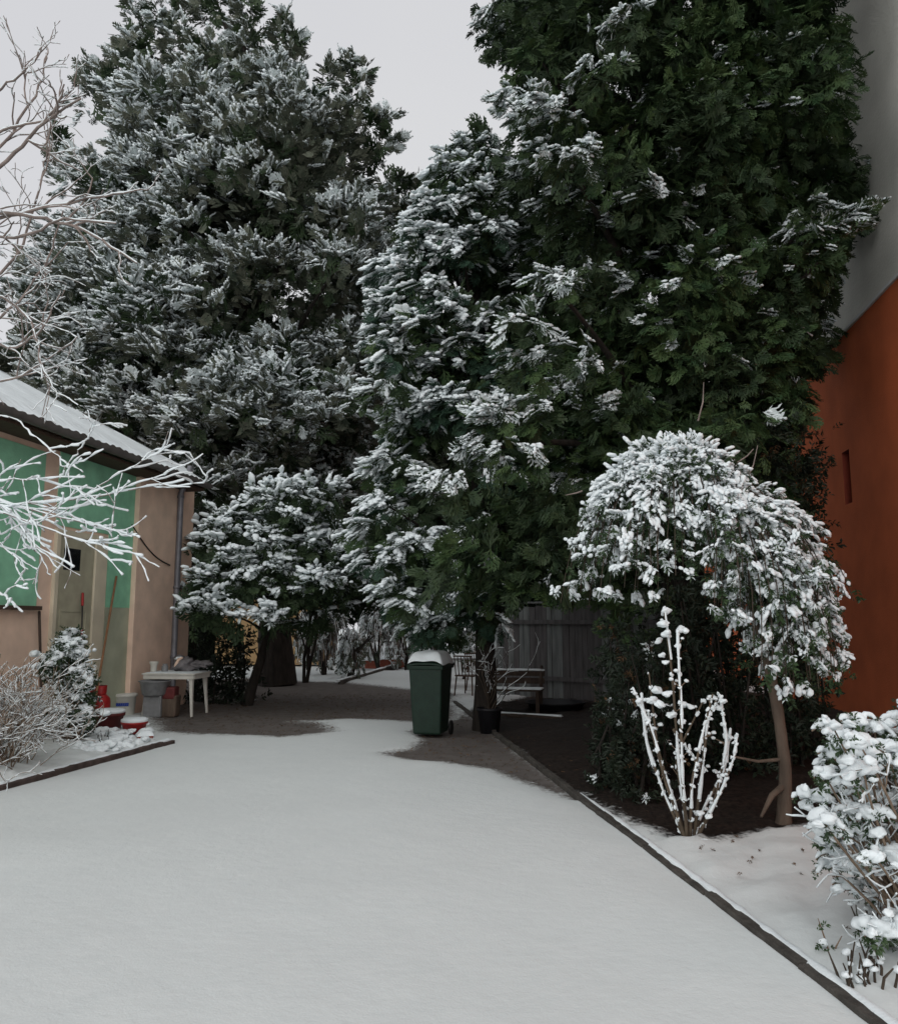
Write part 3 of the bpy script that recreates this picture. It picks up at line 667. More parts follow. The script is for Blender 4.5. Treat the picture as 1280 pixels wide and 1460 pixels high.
tree('conifer', 'slimmer snow laden conifer directly behind the green wheelie bin', (P(690, 900, YB)[0], YB, 0), (cxB, YB, pz(225, YB)), .17, lobB, 42, nl=30,
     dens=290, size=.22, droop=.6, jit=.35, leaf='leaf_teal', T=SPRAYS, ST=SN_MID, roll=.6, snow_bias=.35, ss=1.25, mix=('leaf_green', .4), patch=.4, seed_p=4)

# snow-heaped broadleaf evergreen in front of the left conifer
YE = 15.; rng = np.random.default_rng(51); lobE = []
for k in range(120):
    a = rng.uniform(0, 1); px = 290 + 260 * a + rng.uniform(-20, 20); top = 830 - 130 * math.sin(math.pi * min(1, a * 1.05 + .12)) ; py = rng.uniform(top, 905)
    if py > 880 - 40 * math.sin(a * 9) : continue
    lobE.append((*P(px, py, YE + rng.uniform(-1.2, 1.0)), rng.uniform(.22, .42), np.clip(1.25 - (py - top) / 170, .1, 1.2)))
for (a, b) in [(440, 710), (470, 712), (405, 740), (370, 770), (330, 800), (300, 830), (300, 860), (285, 880), (350, 830), (420, 780), (500, 750), (520, 770), (460, 830), (320, 880), (380, 880)]:
    lobE.append((*P(a, b, YE - 1.3), .30, 1.2))
tree('evergreen_tree', 'low spreading evergreen heaped with snow between the house and the bin', (*G(352, 1006)[:2], 0), (*P(410, 760, YE)[:2], pz(800, YE)), .11, lobE, 52, m='bark_dark', nl=22,
     dens=190, size=.25, droop=.0, jit=.6, leaf='leaf_dark', T=LEAFY + SPRAYS[:1], ST=SN_HI, roll=.5, snow_bias=.05, ss=1.15, patch=0)

# darker trees closing the garden behind
def back_tree(px, pytop, pybot, hw, Y, label, seed, leaf='leaf_dark', sn=.35, n=110):
    rng = np.random.default_rng(seed); cx = P(px, 600, Y)[0]; R = hw * m_px(Y); zt = pz(pytop, Y); zb = max(.3, pz(pybot, Y))
    prof = [(zb, R * .8), (zb + (zt - zb) * .35, R), (zb + (zt - zb) * .7, R * .75), (zt, R * .15)]
    lob = crown_lobes(cx, Y, prof, n, rng, (R * .22, R * .38), lambda x, y, z: sn, (.5, 1.), .1)
    return tree('conifer', label, (cx, Y, 0), (cx, Y, zt), .28, lob, seed + 1, nl=18, group='trees closing the garden',
         dens=30, size=.65, droop=.2, leaf=leaf, T=SPRAYS, ST=SN_LO, snow_bias=.2, ss=.9)
back_tree(565, 300, 850, 110, 34, 'brownish snow dusted tree between the rounded conifer and the slim one', 61, 'leaf_grey', .6, 130)
back_tree(455, 420, 860, 130, 42, 'dark conifer behind the gap left of the slim snowy one', 63)
back_tree(300, 560, 930, 120, 36, 'dark conifer hidden low behind the house corner', 65, sn=.1)
back_tree(740, 450, 880, 130, 42, 'dark conifer behind the far snowy table', 67)
back_tree(60, 470, 800, 130, 38, 'snowy conifer showing behind the house roof', 69, 'leaf_grey', .7)
back_tree(900, 500, 900, 140, 36, 'dark conifer standing behind the plank fence', 70, sn=.1)

# ------------------------------------------------------------------ the weeping evergreen by the right-hand bed
rng = np.random.default_rng(81); ub = G(1117, 1182); ut = thing('weeping_tree', 'umbrella shaped weeping evergreen thick with snow by the orange wall', 'tree', ub)
YU = ub[1]
A = Acc(); path = np.array([ub, P(1120, 1100, YU), P(1110, 1020, YU), P(1094, 940, YU), P(1070, 840, YU + .1), P(1030, 740, YU + .15), P(985, 665, YU + .2)])
tt = np.linspace(0, 6, 30); i0 = np.clip(tt.astype(int), 0, 5); fr = (tt - i0)[:, None]; sm = path[i0] * (1 - fr) + path[i0 + 1] * fr
sm[1:-1] = (sm[:-2] + sm[1:-1] * 2 + sm[2:]) / 4; A.tube(sm, np.linspace(.052, .026, 30) * (1 + .4 * np.exp(-np.linspace(0, 30, 30))), 'bark_pale', 10, .06, rng)
A.tube([P(1114, 1083, YU), P(1080, 1086, YU - .05), P(1040, 1078, YU - .05)], [.016, .013, .008], 'bark_pale', 6, .1, rng)
A.tube([P(1118, 1120, YU), P(1100, 1135, YU - .1), P(1085, 1165, YU - .15)], [.03, .025, .012], 'bark_pale', 6, .1, rng)
A.build('trunk', ut, loc=ub)
crownU = Acc(); tips = []
def droop_branch(a, ctrl, e, n, size, r=.012, jit=.035, sp=.9):
    t = np.linspace(0, 1, 12)[:, None]; c = (1 - t) ** 2 * a + 2 * t * (1 - t) * ctrl + t ** 2 * e
    c = c + np.cumsum(rng.normal(0, .008, c.shape), 0)
    crownU.tube(c, np.linspace(r, r * .35, 12), 'bark', 5)
    k = rng.uniform(.12, 1, n) ** .8 * 11; i = np.clip(k.astype(int), 0, 10); f = (k - i)[:, None]; pos = c[i] * (1 - f) + c[i + 1] * f
    d = c[i + 1] - c[i]; d /= np.linalg.norm(d, axis=1)[:, None]
    ax = d * .9 + rng.normal(0, .55, (n, 3)); ax[:, 2] -= .15
    pos = pos + rng.normal(0, jit, (n, 3))
    foliage(crownU, pos, ax, size * rng.uniform(.7, 1.3, n), rng, 'leaf_shrub', sp * (1.35 - .75 * k / 11), LEAFY, SN_HI, .5, 1.12)
C0 = P(962, 690, YU + .25)                 # heart of the dome
sc = m_px(YU)
for k in range(250):                       # the dome: boughs rise, arch over and hang
    th = rng.uniform(0, 2 * math.pi); 
    if math.sin(th) > .3 and rng.uniform() < .5: continue
    R = rng.uniform(.35, 1.0); rx = (168 if math.cos(th) < 0 else 105) * sc * R; ry = 125 * sc * R
    top = np.array([C0[0] + math.cos(th) * rx * .78 + .02, C0[1] + math.sin(th) * ry * .6, P(0, 592 + 62 * R ** 2 + rng.uniform(-4, 20), YU)[2] + .27])
    endz = P(0, 850 - (1 - R) * 170 + rng.uniform(-35, 10), YU)[2] if math.cos(th) < .3 else P(0, 800 - (1 - R) * 150, YU)[2]
    e = np.array([C0[0] + math.cos(th) * rx, C0[1] + math.sin(th) * ry, endz])
    a = C0 + np.array([math.cos(th) * .1, math.sin(th) * .1, -.1])
    droop_branch(a, top, e, 15, .115, .009, .03, .62)
for k in range(150):                        # the longer skirt to the right, hanging to knee height
    a = P(1000 + rng.uniform(-30, 40), 690 + rng.uniform(-20, 30), YU + .1); w_ = rng.uniform(0, 1)
    ex = 1022 + 180 * w_ + rng.uniform(-10, 10); ey = np.interp(ex, [1010, 1050, 1090, 1130, 1215], [865, 900, 968, 988, 978]) - 135 * rng.uniform(0, 1) ** 1.5
    cxp = (1030 + 140 * w_, 640 + 95 * w_ + rng.uniform(-15, 25)); Yd = YU + rng.uniform(-.55, .25)
    droop_branch(a, P(*cxp, Yd), P(ex, ey, Yd), 15, .115, .009, .035, .6)
droop_branch(P(1060, 690, YU), P(1120, 715, YU), P(1162, 765, YU - .1), 14, .1, .008, .02)
droop_branch(P(1150, 800, YU - .2), P(1185, 870, YU - .2), P(1205, 975, YU - .2), 14, .1, .008, .02)
for (a, b, c_, d_) in [(995, 600, 1003, 545), (1062, 690, 1080, 635), (1050, 660, 1074, 640), (1180, 870, 1202, 918), (830, 700, 806, 706)]:
    crownU.tube([P(a, b, YU), P((a + c_) / 2 + 3, (b + d_) / 2, YU), P(c_, d_, YU)], [.008, .006, .003], 'twig_grey', 5)
n = 260; d = sphdir(n, rng); pos = C0 + d * np.array([130 * sc, 100 * sc, 95 * sc]) * rng.uniform(0, .75, n)[:, None] + np.array([0, .02, -.12])
foliage(crownU, pos, d, .2 * rng.uniform(.7, 1.3, n), rng, 'leaf_dark', None, LEAFY)
crownU.build('crown', ut, loc=ub)

# cane shrub in front of it
rng = np.random.default_rng(83); sb = G(985, 1206); A = Acc(); B_ = Acc()
canes = [[(978, 1198), (950, 1120), (928, 1040), (902, 982)], [(980, 1200), (955, 1130), (936, 1060), (925, 960)], [(984, 1202), (985, 1120), (1003, 1040), (1016, 990)], [(990, 1203), (1020, 1140), (1036, 1060), (1026, 992)],
         [(982, 1202), (968, 1100), (958, 960), (946, 868)], [(988, 1202), (1000, 1100), (1010, 1020), (1022, 1000)], [(980, 1202), (972, 1100), (970, 1000), (966, 900)], [(988, 1205), (1028, 1130), (1046, 1080), (1050, 1050)], [(983, 1204), (975, 1150), (962, 1080), (1002, 1000)], [(978, 1200), (945, 1130), (922, 1060), (915, 990)],
         [(985, 1203), (1005, 1150), (1032, 1100), (1040, 1040)], [(960, 1040), (985, 1075), (1000, 1095), (1004, 1100)]]
for c in canes:
    Yc = sb[1] + rng.uniform(-.18, .18); p = np.array([P(x, y, sb[1] if i == 0 else Yc) for i, (x, y) in enumerate(c)]); 
    t = np.linspace(0, 3, 16); i0 = np.clip(t.astype(int), 0, 2); fr = (t - i0)[:, None]; q = p[i0] * (1 - fr) + p[i0 + 1] * fr; q[1:-1] = (q[:-2] + q[1:-1] * 2 + q[2:]) / 4
    A.tube(q, np.linspace(.013, .006, 16), 'cane', 6, .1, rng)
    for (i0_, i1_) in ((3, 8), (8, 12), (11, 16)):
        if rng.uniform() < .8: B_.tube(q[i0_:i1_] + [rng.uniform(-.006, .006), -.004, .006], np.linspace(.012, .009, i1_ - i0_), 'snow', 6, .45, rng)
    m_ = 26; k = rng.integers(2, 16, m_); pos = q[k] + rng.normal(0, .006, (m_, 3)); sz = rng.uniform(.007, .015, m_)
    F = frames(rng.normal(0, 1, (m_, 3)) + [0, 0, 1.2], rng.uniform(0, 6, m_)) * sz[:, None, None] * np.array([1.6, 1, 1])[None, None, :]
    scatter(B_, BLOBS, F, pos, 'snow', rng, True)
    for k in range(5):
        i = rng.integers(4, 15); d = np.array([rng.uniform(-1, 1), rng.uniform(-.6, .6), rng.uniform(.2, 1)]); d *= rng.uniform(.04, .12)
        A.tube([q[i], q[i] + d * .5, q[i] + d], [.004, .003, .002], 'twig', 4)
        B_.inst(BLOBS[k], np.eye(3)[None] * rng.uniform(.010, .02), [q[i] + d * .8], 'snow')
for (x, y, r_) in [(950, 872, 12), (945, 890, 13), (950, 905, 12), (940, 915, 9), (968, 898, 11), (975, 900, 9), (947, 935, 8), (950, 945, 8), (935, 985, 13), (925, 1000, 10), (950, 990, 11), (942, 1005, 12), (975, 1005, 10), (960, 1020, 12), (970, 1030, 9), (1015, 995, 10), (1028, 1000, 9), (1022, 1010, 9), (1040, 1052, 8), (930, 1000, 12), (985, 1008, 9), (1000, 1160, 9), (1008, 1165, 8), (990, 1190, 12), (975, 1185, 10), (1002, 1200, 9), (910, 1000, 8)]:
    B_.inst(BLOBS_HI[rng.integers(6)], frames(rng.normal(0, 1, (1, 3)) * [1, 1, .3], np.zeros(1)) * r_ * m_px(sb[1]) * .62, [P(x + rng.uniform(-3, 3), y, sb[1] + rng.uniform(-.15, .1))], 'snow')
cs = thing('cane_shrub', 'bare upright canes dotted with snow in front of the weeping evergreen', 'shrub', sb)
A.v += B_.v; off_ = A.n
A.f += [f + off_ for f in B_.f]; A.m += [np.full(len(f), A.mi('snow')) for f in B_.f]; A.sm += B_.sm; A.build('stems', cs, loc=sb)

# plump snow covered bush at the right edge
def heaped_bush(name, label, base, pts, seed, blob, stems=26, leaf='leaf_shrub', wood='twig', leafn=10, tw=3, spread=.5, H=1.0, caps=False):
    rng = np.random.default_rng(seed); t = thing(name, label, 'shrub', base); A = Acc(); B_ = Acc(); C_ = Acc(); base = np.array(base, float)
    for q in pts:
        q = np.array(q[:3]); s0 = base + rng.normal(0, .06, 3) * [1, 1, 0]; mid = (s0 + q) / 2 + np.array([rng.normal(0, .06), rng.normal(0, .06), .1])
        k = np.linspace(0, 1, 9)[:, None]; c = (1 - k) ** 2 * s0 + 2 * k * (1 - k) * mid + k ** 2 * q
        A.tube(c, np.linspace(.011, .004, 9), wood, 5, .1, rng)
        for j in range(tw):
            i = rng.integers(4, 8); lines = []; d = (c[i + 1] - c[i]); d = d / np.linalg.norm(d) + rng.normal(0, .6, 3)
            grow(c[i], d, rng.uniform(.10, .2), .004, 1, rng, lines, .3, .1, (1, 3), .7, .7, 4); branch_mesh(lines, wood, rng, .6, acc=A, acc_s=B_, sides=4)
        sn = q_s = rng.uniform(.75, 1.25) * blob
        T = BLOBS_HI[rng.integers(6)]; F = frames(rng.normal(0, 1, (1, 3)) * [1, 1, .25], np.zeros(1)) * sn * .9
        B_.inst(T, F, [q + [0, 0, sn * .15]], 'snow')
        if caps:
            for j in range(3):
                a_ = rng.uniform(0, 6.28); m_ = 9; u_ = np.linspace(0, 1, m_)[:, None]; ln = rng.uniform(.05, .13); dd_ = np.array([math.cos(a_), math.sin(a_) * .7, rng.uniform(-.55, .15)])
                pp = q + dd_ * ln * u_ + np.array([0, 0, .02]) * np.sin(3 * u_) + rng.normal(0, .003, (m_, 3)); A.tube(pp, np.full(m_, .004), wood, 4)
                rr_ = np.interp(u_[:, 0], [0, .3, 1], [sn * .55, sn * .45, sn * .22]) * (1 + .3 * rng.uniform(-1, 1, m_)); B_.tube(pp + [0, 0, .012], rr_, 'snow', 8, flat=.85)
                dl = sphdir(3, rng); dl[:, 2] -= .4; foliage(C_, pp[rng.integers(3, 9, 3)], dl, np.full(3, sn), rng, leaf, None, LEAFY)
        for j in range(4):
            o_ = rng.normal(0, 1, 3) * [1, 1, .6] * sn * 1.0; B_.inst(BLOBS_HI[rng.integers(6)], frames(rng.normal(0, 1, (1, 3)) * [1, 1, .3], np.zeros(1)) * sn * rng.uniform(.3, .7), [q + o_ - [0, 0, sn * .25]], 'snow')
        n = leafn; d = sphdir(n, rng); d[:, 2] -= .35
        foliage(C_, q + d * sn * .45, d, sn * 1.5 * rng.uniform(.7, 1.3, n), rng, leaf, np.full(n, .25), LEAFY, SN_HI, .6, .5)
    A.build('stems', t, loc=base)
    if leafn: C_.build('leaves', t, loc=base)
    B_.build('snow', t, loc=base)
    return t
rng = np.random.default_rng(85); YR = 4.1; pts = []
hand = [(1172, 1030), (1180, 1045), (1205, 1022), (1230, 1030), (1262, 1018), (1280, 1000), (1290, 1040), (1195, 1060), (1225, 1065), (1165, 1070), (1190, 1085), (1215, 1080), (1160, 1098), (1185, 1105), (1170, 1118), (1250, 1060), (1275, 1075), (1155, 1160), (1170, 1165), (1185, 1180), (1165, 1190), (1200, 1150), (1225, 1130), (1205, 1120), (1180, 1210), (1195, 1225), (1165, 1225), (1210, 1200), (1300, 1010), (1320, 1050), (1300, 1090), (1150, 1130)]
for h_ in hand: pts.append(P(h_[0] + 16, h_[1] + 8, YR + rng.uniform(-.25, .25)))
for k in range(62): pts.append(P(rng.uniform(1208, 1390), rng.uniform(1060, 1290), YR + rng.uniform(-.45, .6)))
for k in range(10): pts.append(P(rng.uniform(1230, 1360), rng.uniform(1290, 1330), YR - rng.uniform(.1, .4)))
heaped_bush('snowy_bush', 'plump bush heaped with snow at the right edge below the orange wall', (G(1262, 1318)[0], YR + .05, 0), pts, 86, .050, leafn=3, tw=3, caps=True)

# small sprig and dead stalks in the right bed
rng = np.random.default_rng(87); b0 = G(1185, 1372); A = Acc(); A.tube([b0, P(1178, 1345, b0[1]), P(1166, 1310, b0[1])], [.006, .005, .002], 'twig', 5)
A.tube([b0, P(1192, 1350, b0[1]), P(1200, 1335, b0[1])], [.005, .004, .002], 'twig', 5)
q = np.array([P(1164, 1328, b0[1]), P(1162, 1350, b0[1]), P(1180, 1365, b0[1]), P(1173, 1345, b0[1])]); foliage(A, q, rng.normal(0, 1, (4, 3)), np.full(4, .075), rng, 'leaf_green', None, LEAFY)
A.inst(BLOBS_HI[1], np.eye(3)[None] * np.array([.022, .02, .035]), [P(1174, 1345, b0[1])], 'snow'); A.inst(BLOBS_HI[2], np.eye(3)[None] * .02, [P(1183, 1360, b0[1])], 'snow')
tag(A.build('sprig', loc=b0), 'small green leafed sprig poking through snow in the right bed', 'plant')
def stalks(name, label, area, n, hh, seed, w=.006, m='twig', lean=.35, snowy=.5):
    rng = np.random.default_rng(seed); c = np.mean([G(*a) for a in area], 0); A = Acc(); (x0, y0), (x1, y1) = area
    for k in range(n):
        b = G(rng.uniform(x0, x1), rng.uniform(y0, y1), .02); h = hh * rng.uniform(.5, 1.2); d = np.array([rng.normal(0, lean), rng.normal(0, lean), 1]); d /= np.linalg.norm(d)
        e = b + d * h; mid = (b + e) / 2 + rng.normal(0, .01, 3); A.tube([b - [0, 0, .05], mid, e], [w, w * .8, w * .4], m, 5, .15, rng)
        if rng.uniform() < snowy: A.inst(BLOBS[rng.integers(6)], np.eye(3)[None] * rng.uniform(.012, .026), [mid + (e - mid) * rng.uniform(.2, 1)], 'snow')
    return tag(A.build(name, loc=c), label, 'plant')
stalks('dead_stalks', 'clump of dry brown stalks in snow below the plump bush', ((1205, 1398), (1270, 1422)), 26, .16, 88, .007, 'bark')
stalks('dead_stalks', 'few thin dry stems at the foot of the plump bush', ((1225, 1335), (1290, 1360)), 14, .2, 89, .005, 'bark')
# shrivelled leaves lying on the right bed
rng = np.random.default_rng(90); A = Acc(); n = 60; pts = np.array([G(rng.uniform(900, 1250), rng.uniform(1195, 1400), .06) for _ in range(n)]); pts = pts[side_r(pts[:, 0], pts[:, 1]) > .25]
pts[:, 2] = .075 + rng.uniform(0, .02, len(pts)); foliage(A, pts, rng.normal(0, 1, (len(pts), 3)) * [1, 1, .15], np.full(len(pts), .045), rng, 'leaf_brown', None, [LEAFY[0]])
X_ = rng.uniform(-5.5, 5, 9000); Y_ = rng.uniform(5.5, 18, 9000); c_ = cover(X_, Y_); w_ = (c_ < .45) | ((rng.uniform(0, 1, 9000) < .02) & (c_ < 1.1)); X_ = X_[w_]; Y_ = Y_[w_]; n = len(X_)
foliage(A, np.column_stack([X_, Y_, np.full(n, .02) + .03 * np.clip(c_[w_], 0, 1)]), rng.normal(0, 1, (n, 3)) * [1, 1, .25], rng.uniform(.03, .07, n), rng, 'leaf_brown', None, [(LEAFY[0][0][:20], LEAFY[0][1][:5])])
tag(A.build('fallen_leaves'), 'brown leaf litter on the bare ground and snowy right bed', 'leaves', kind='stuff')

# dark undergrowth behind the canes, with a few dead leaves
def under(name, label, cols, seed, leaf='leaf_dark', brown=.06, sn=.03, cat='shrub', size=.17):
    rng = np.random.default_rng(seed); A = Acc(); allp = []
    for (px, y0, y1, hw, Y, n) in cols:
        ps = np.array([P(px + rng.normal(0, hw * .5), rng.uniform(y0, y1), Y + rng.normal(0, .25)) for _ in range(n)]); ps = ps[ps[:, 2] > .05]; allp.append(ps)
        ax = rng.normal(0, 1, (len(ps), 3)); ax[:, 2] -= .3
        k = rng.uniform(0, 1, len(ps)) < brown
        foliage(A, ps[~k], ax[~k], size * rng.uniform(.6, 1.3, (~k).sum()), rng, leaf, np.full((~k).sum(), sn), LEAFY, SN_MID, .8, .7)
        foliage(A, ps[k], ax[k], size * .7 * rng.uniform(.6, 1.2, k.sum()), rng, 'leaf_brown', None, LEAFY)
        for j in range(4):
            b = np.array([ps[:, 0].mean() + rng.normal(0, .1), Y + rng.normal(0, .1), 0]); e = ps[rng.integers(len(ps))]; e = np.array([e[0], e[1], ps[:, 2].max() * rng.uniform(.7, 1)])
            A.tube([b, (b + e) / 2 + rng.normal(0, .06, 3), e], [.02, .014, .006], 'bark_dark', 5)
    c = np.concatenate(allp).mean(0); c[2] = 0
    return tag(A.build(name, loc=c), label, cat)
under('climbing_shrub', 'dark ivy like shrub with dead leaves left of the canes', [(880, 890, 1140, 30, 8.0, 260), (905, 930, 1150, 40, 7.6, 240), (865, 1010, 1120, 25, 8.1, 90), (935, 900, 1150, 30, 7.9, 160)], 91, leaf='leaf_shade', brown=.08)
under('shade_foliage', 'black green foliage added to fill the shade between trunk and orange wall', [(980, 820, 1150, 60, 8.8, 330), (1050, 800, 1150, 60, 8.6, 330), (1120, 780, 1140, 50, 8.8, 330), (1150, 850, 1110, 25, 9.8, 200), (980, 840, 1000, 60, 10.6, 330), (1040, 820, 1020, 50, 10.8, 260), (1120, 600, 850, 50, 10.0, 380), (1080, 560, 800, 50, 10.2, 260), (1150, 640, 900, 22, 10.4, 220)], 92, leaf='leaf_shade', brown=.02, sn=.0, size=.22)  # added dark foliage standing in for the black shade before the wall
under('shrub', 'dark shrub added to fill the shade by the house corner behind the plastic table', [(290, 880, 1000, 25, 16.5, 150), (320, 880, 1010, 30, 16, 170), (285, 720, 900, 16, 17, 160), (345, 900, 1000, 20, 17, 90)], 93, leaf='leaf_shade', brown=.0, sn=.02, size=.28)  # added in shade-dark leaves to fill the gloom under the crowns

# ------------------------------------------------------------------ wheelie bin
bb = G(614, 1050); by = bb[1]; s = m_px(by)
bn_ = thing('wheelie_bin', 'green two wheeled rubbish bin with snow on its lid', 'bin', bb, math.radians(-14))
A = Acc()
def frustum(A, z0, z1, a0, b0_, a1, b1_, m, bev=.02, open_top=False, yo0=0, yo1=0):
    bm = bmesh.new(); vs = []
    for z, a, b, yo in ((z0, a0, b0_, yo0), (z1, a1, b1_, yo1)):
        for sx, sy in ((-1, -1), (1, -1), (1, 1), (-1, 1)): vs.append(bm.verts.new((sx * a, sy * b + yo, z)))
    bm.faces.new(vs[3::-1]); bm.faces.new(vs[4:8])
    for i in range(4): bm.faces.new([vs[i], vs[(i + 1) % 4], vs[4 + (i + 1) % 4], vs[4 + i]])
    bmesh.ops.bevel(bm, geom=bm.edges[:], offset=bev, segments=3, affect='EDGES', profile=.5); A.bm(bm, m)
frustum(A, .05, .95, .225, .25, .27, .34, 'bin', .03); frustum(A, .93, .985, .288, .36, .295, .37, 'bin', .012)
A.build('body', bn_)
A = Acc(); bm = bmesh.new(); bmesh.ops.create_grid(bm, x_segments=10, y_segments=10, size=1)
for v in bm.verts: v.co = Vector((v.co.x * .295, v.co.y * .375, .992 + .06 * (1 - abs(v.co.x) ** 3) * (1 - .6 * abs(v.co.y) ** 3)))
r_ = bmesh.ops.extrude_face_region(bm, geom=bm.faces[:]); bmesh.ops.translate(bm, verts=[v for v in r_['geom'] if isinstance(v, bmesh.types.BMVert)], vec=(0, 0, -.02)); A.bm(bm, 'bin', True)
A.box((-.29, .33, .96), (.29, .43, 1.0), 'bin', bev=.01); lid = A.build('lid', bn_); bn_.scale = (.88, .9, 1.0)
A = Acc(); bm = bmesh.new(); bmesh.ops.create_grid(bm, x_segments=24, y_segments=24, size=1); top_ = []
for v in bm.verts:
    x, y = v.co.x, v.co.y; e = max(abs(x), abs(y)); f = (1 - e ** 6)
    v.co = Vector((x * .29, y * .37, 1.0 + .05 * (1 - abs(x) ** 3) + .13 * f + .012 * math.sin(5 * x + 2) * math.cos(4 * y)))
A.bm(bm, 'snow', True); A.build('snow_cap', lid)
for sx in (-1, 1):
    A = Acc(); an = np.linspace(0, 2 * math.pi, 21); ring = [(.0, .27 * 0, 0)]
    A.lathe([(.0, -.022), (.085, -.022), (.10, -.014), (.10, .014), (.085, .022), (0, .022)], (0, 0, 0), 'rubber', 20)
    V = [v.copy() for v in A.v]; A.v = [np.column_stack([v[:, 2] + sx * .265, v[:, 0] + .26, v[:, 1] + .10]) for v in V]; A.build('wheel', bn_)
A = Acc(); A.tube([(-.24, .26, .10), (.24, .26, .10)], .012, 'pipe', 8); A.build('axle', bn_)
A = Acc(); A.tube([(-.2, .34, .9), (-.2, .44, .93), (.2, .44, .93), (.2, .34, .9)], .014, 'bin', 8); A.build('handle', bn_)

# ------------------------------------------------------------------ plastic table and the clutter by the house
tb = G(250, 1019); tY = tb[1]
def tapered_leg(A, x, y, dx, dy, h, m, w0=.035, w1=.07):
    V = []
    for z, w, ox, oy in ((0, w0, dx, dy), (h * .55, (w0 + w1) * .45, dx * .4, dy * .4), (h, w1, 0, 0)):
        for a_, b_ in ((-1, -1), (1, -1), (1, 1), (-1, 1)): V.append([x + ox + a_ * w / 2, y + oy + b_ * w / 2, z])
    F = [[i * 4 + j, i * 4 + (j + 1) % 4, i * 4 + 4 + (j + 1) % 4, i * 4 + 4 + j] for i in range(2) for j in range(4)] + [[3, 2, 1, 0]]
    A.add(V, F, m, False)
tbl = thing('plastic_table', 'white plastic garden table cluttered with things by the house corner', 'table', tb, math.radians(-6))
A = Acc(); A.box((-.47, -.36, .69), (.47, .36, .715), 'plastic_white', bev=.01); A.box((-.44, -.34, .62), (.44, -.325, .69), 'plastic_white'); A.box((-.44, .325, .62), (.44, .34, .69), 'plastic_white'); A.box((-.455, -.32, .62), (-.44, .32, .69), 'plastic_white'); A.box((.44, -.32, .62), (.455, .32, .69), 'plastic_white'); A.build('tabletop', tbl)
for a_, b_ in ((-1, -1), (1, -1), (1, 1), (-1, 1)):
    A = Acc(); tapered_leg(A, a_ * .38, b_ * .28, a_ * .05, b_ * .04, .685, 'plastic_white'); A.build('leg', tbl)
A = Acc(); bm = bmesh.new(); bmesh.ops.create_grid(bm, x_segments=16, y_segments=12, size=1)
for v in bm.verts: e = max(abs(v.co.x), abs(v.co.y)); v.co = Vector((v.co.x * .46, v.co.y * .35, .716 + .022 * (1 - e ** 8)))
A.bm(bm, 'snow', True); A.build('snow_cover', tbl)
TZ = .735
def on_table(px, Y=None): return np.array([P(px, 955, Y or tY - .1)[0], Y or tY - .1, TZ])
c = on_table(219, tY - .2); A = Acc(); A.lathe([(0, 0), (.045, 0), (.05, .02), (.055, .10), (.075, .15), (.078, .17), (.06, .175), (0, .17)], (0, 0, 0), 'plastic_white', 20)
tag(A.build('pot', loc=(0, 0, 0)), 'small white pot at the left end of the plastic table', 'pot').location = c
c = on_table(235, tY - .15); A = Acc(); A.lathe([(0, 0), (.05, 0), (.055, .02), (.055, .09), (.04, .11), (.04, .13), (0, .13)], (0, 0, 0), 'grey_plastic', 18)
tag(A.build('jar'), 'squat grey jar beside the white pot on the table', 'jar').location = c
rng = np.random.default_rng(95); c = on_table(262, tY); A = Acc()
v, f = lumpy(ICO3, rng, .45, 2.4, 1.0); A.add(v * [.20, .15, .17] + [0, 0, .09], f, 'cloth'); v, f = lumpy(ICO3, rng, .5, 2.8, 1.0); A.add(v * [.18, .10, .08] + [.24, .02, .10], f, 'cloth')
A.tube([(-.12, -.10, .03), (-.09, -.13, .12), (-.06, -.12, .20), (.0, -.1, .23)], [.02, .028, .028, .02], 'beige', 7, .2, rng)
v, f = lumpy(ICO2, rng, .4, 2.4, .8); A.add(v * [.09, .06, .04] + [-.08, -.02, .21], f, 'snow')
tag(A.build('cloth_bundle'), 'crumpled grey cloth bundle heaped on the plastic table', 'bundle').location = c
# basin hung under the edge, box and crate beneath the table
c = np.array([P(222, 970, tY - .42)[0], tY - .45, .36]); A = Acc(); A.lathe([(0, 0), (.17, 0), (.20, .03), (.24, .22), (.265, .235), (.265, .25), (.24, .245), (.19, .04), (0, .03)], (0, 0, 0), 'grey_plastic', 28)
A.box((-.15, -.1, -.345), (.15, .1, .0), 'grey_plastic', bev=.02)
tag(A.build('basin'), 'grey plastic basin on a stand before the left table leg', 'basin').location = c
c = G(237, 1024); c[1] += .15; A = Acc(); frustum(A, 0, .36, .13, .12, .15, .14, 'bark_pale', .03); A.box((-.10, -.145, .30), (.12, .10, .50), 'dark_red', bev=.03)
tag(A.build('sack'), 'pale sack with dark red top standing under the table', 'sack').location = c
bkt = thing('bucket', 'white plastic bucket with blue lettering against the house', 'bucket', G(176, 1022))
A = Acc(); A.lathe([(0, .0), (.16, .0), (.165, .01), (.19, .33), (.2, .335), (.2, .36), (.195, .365), (0, .37)], (0, 0, 0), 'plastic_white', 32); A.build('body', bkt)
A = Acc(); A.lathe([(.207, .335), (.212, .34), (.212, .372), (.20, .385), (0, .388)], (0, 0, 0), 'plastic_white', 32); A.build('lid', bkt)
A = Acc(); rng = np.random.default_rng(4)
for k in range(9):      # a row of blue letters following the curve, too blurred in the photo to read
    a = math.radians(-90 - 36 + 9 * k + 4); r = .184; hh = .05 if k else .07; pts = []
    for (u, w_) in ((-.5, 0), (-.5, 1), (.4, .9), (.5, .4), (-.3, .45), (.45, 0)):
        aa = a + u * .105; pts.append([(r + .002) * math.cos(aa), (r + .002) * math.sin(aa), .19 + w_ * hh])
    A.tube(pts, .008, 'blue', 5)
A.build('lettering', bkt)
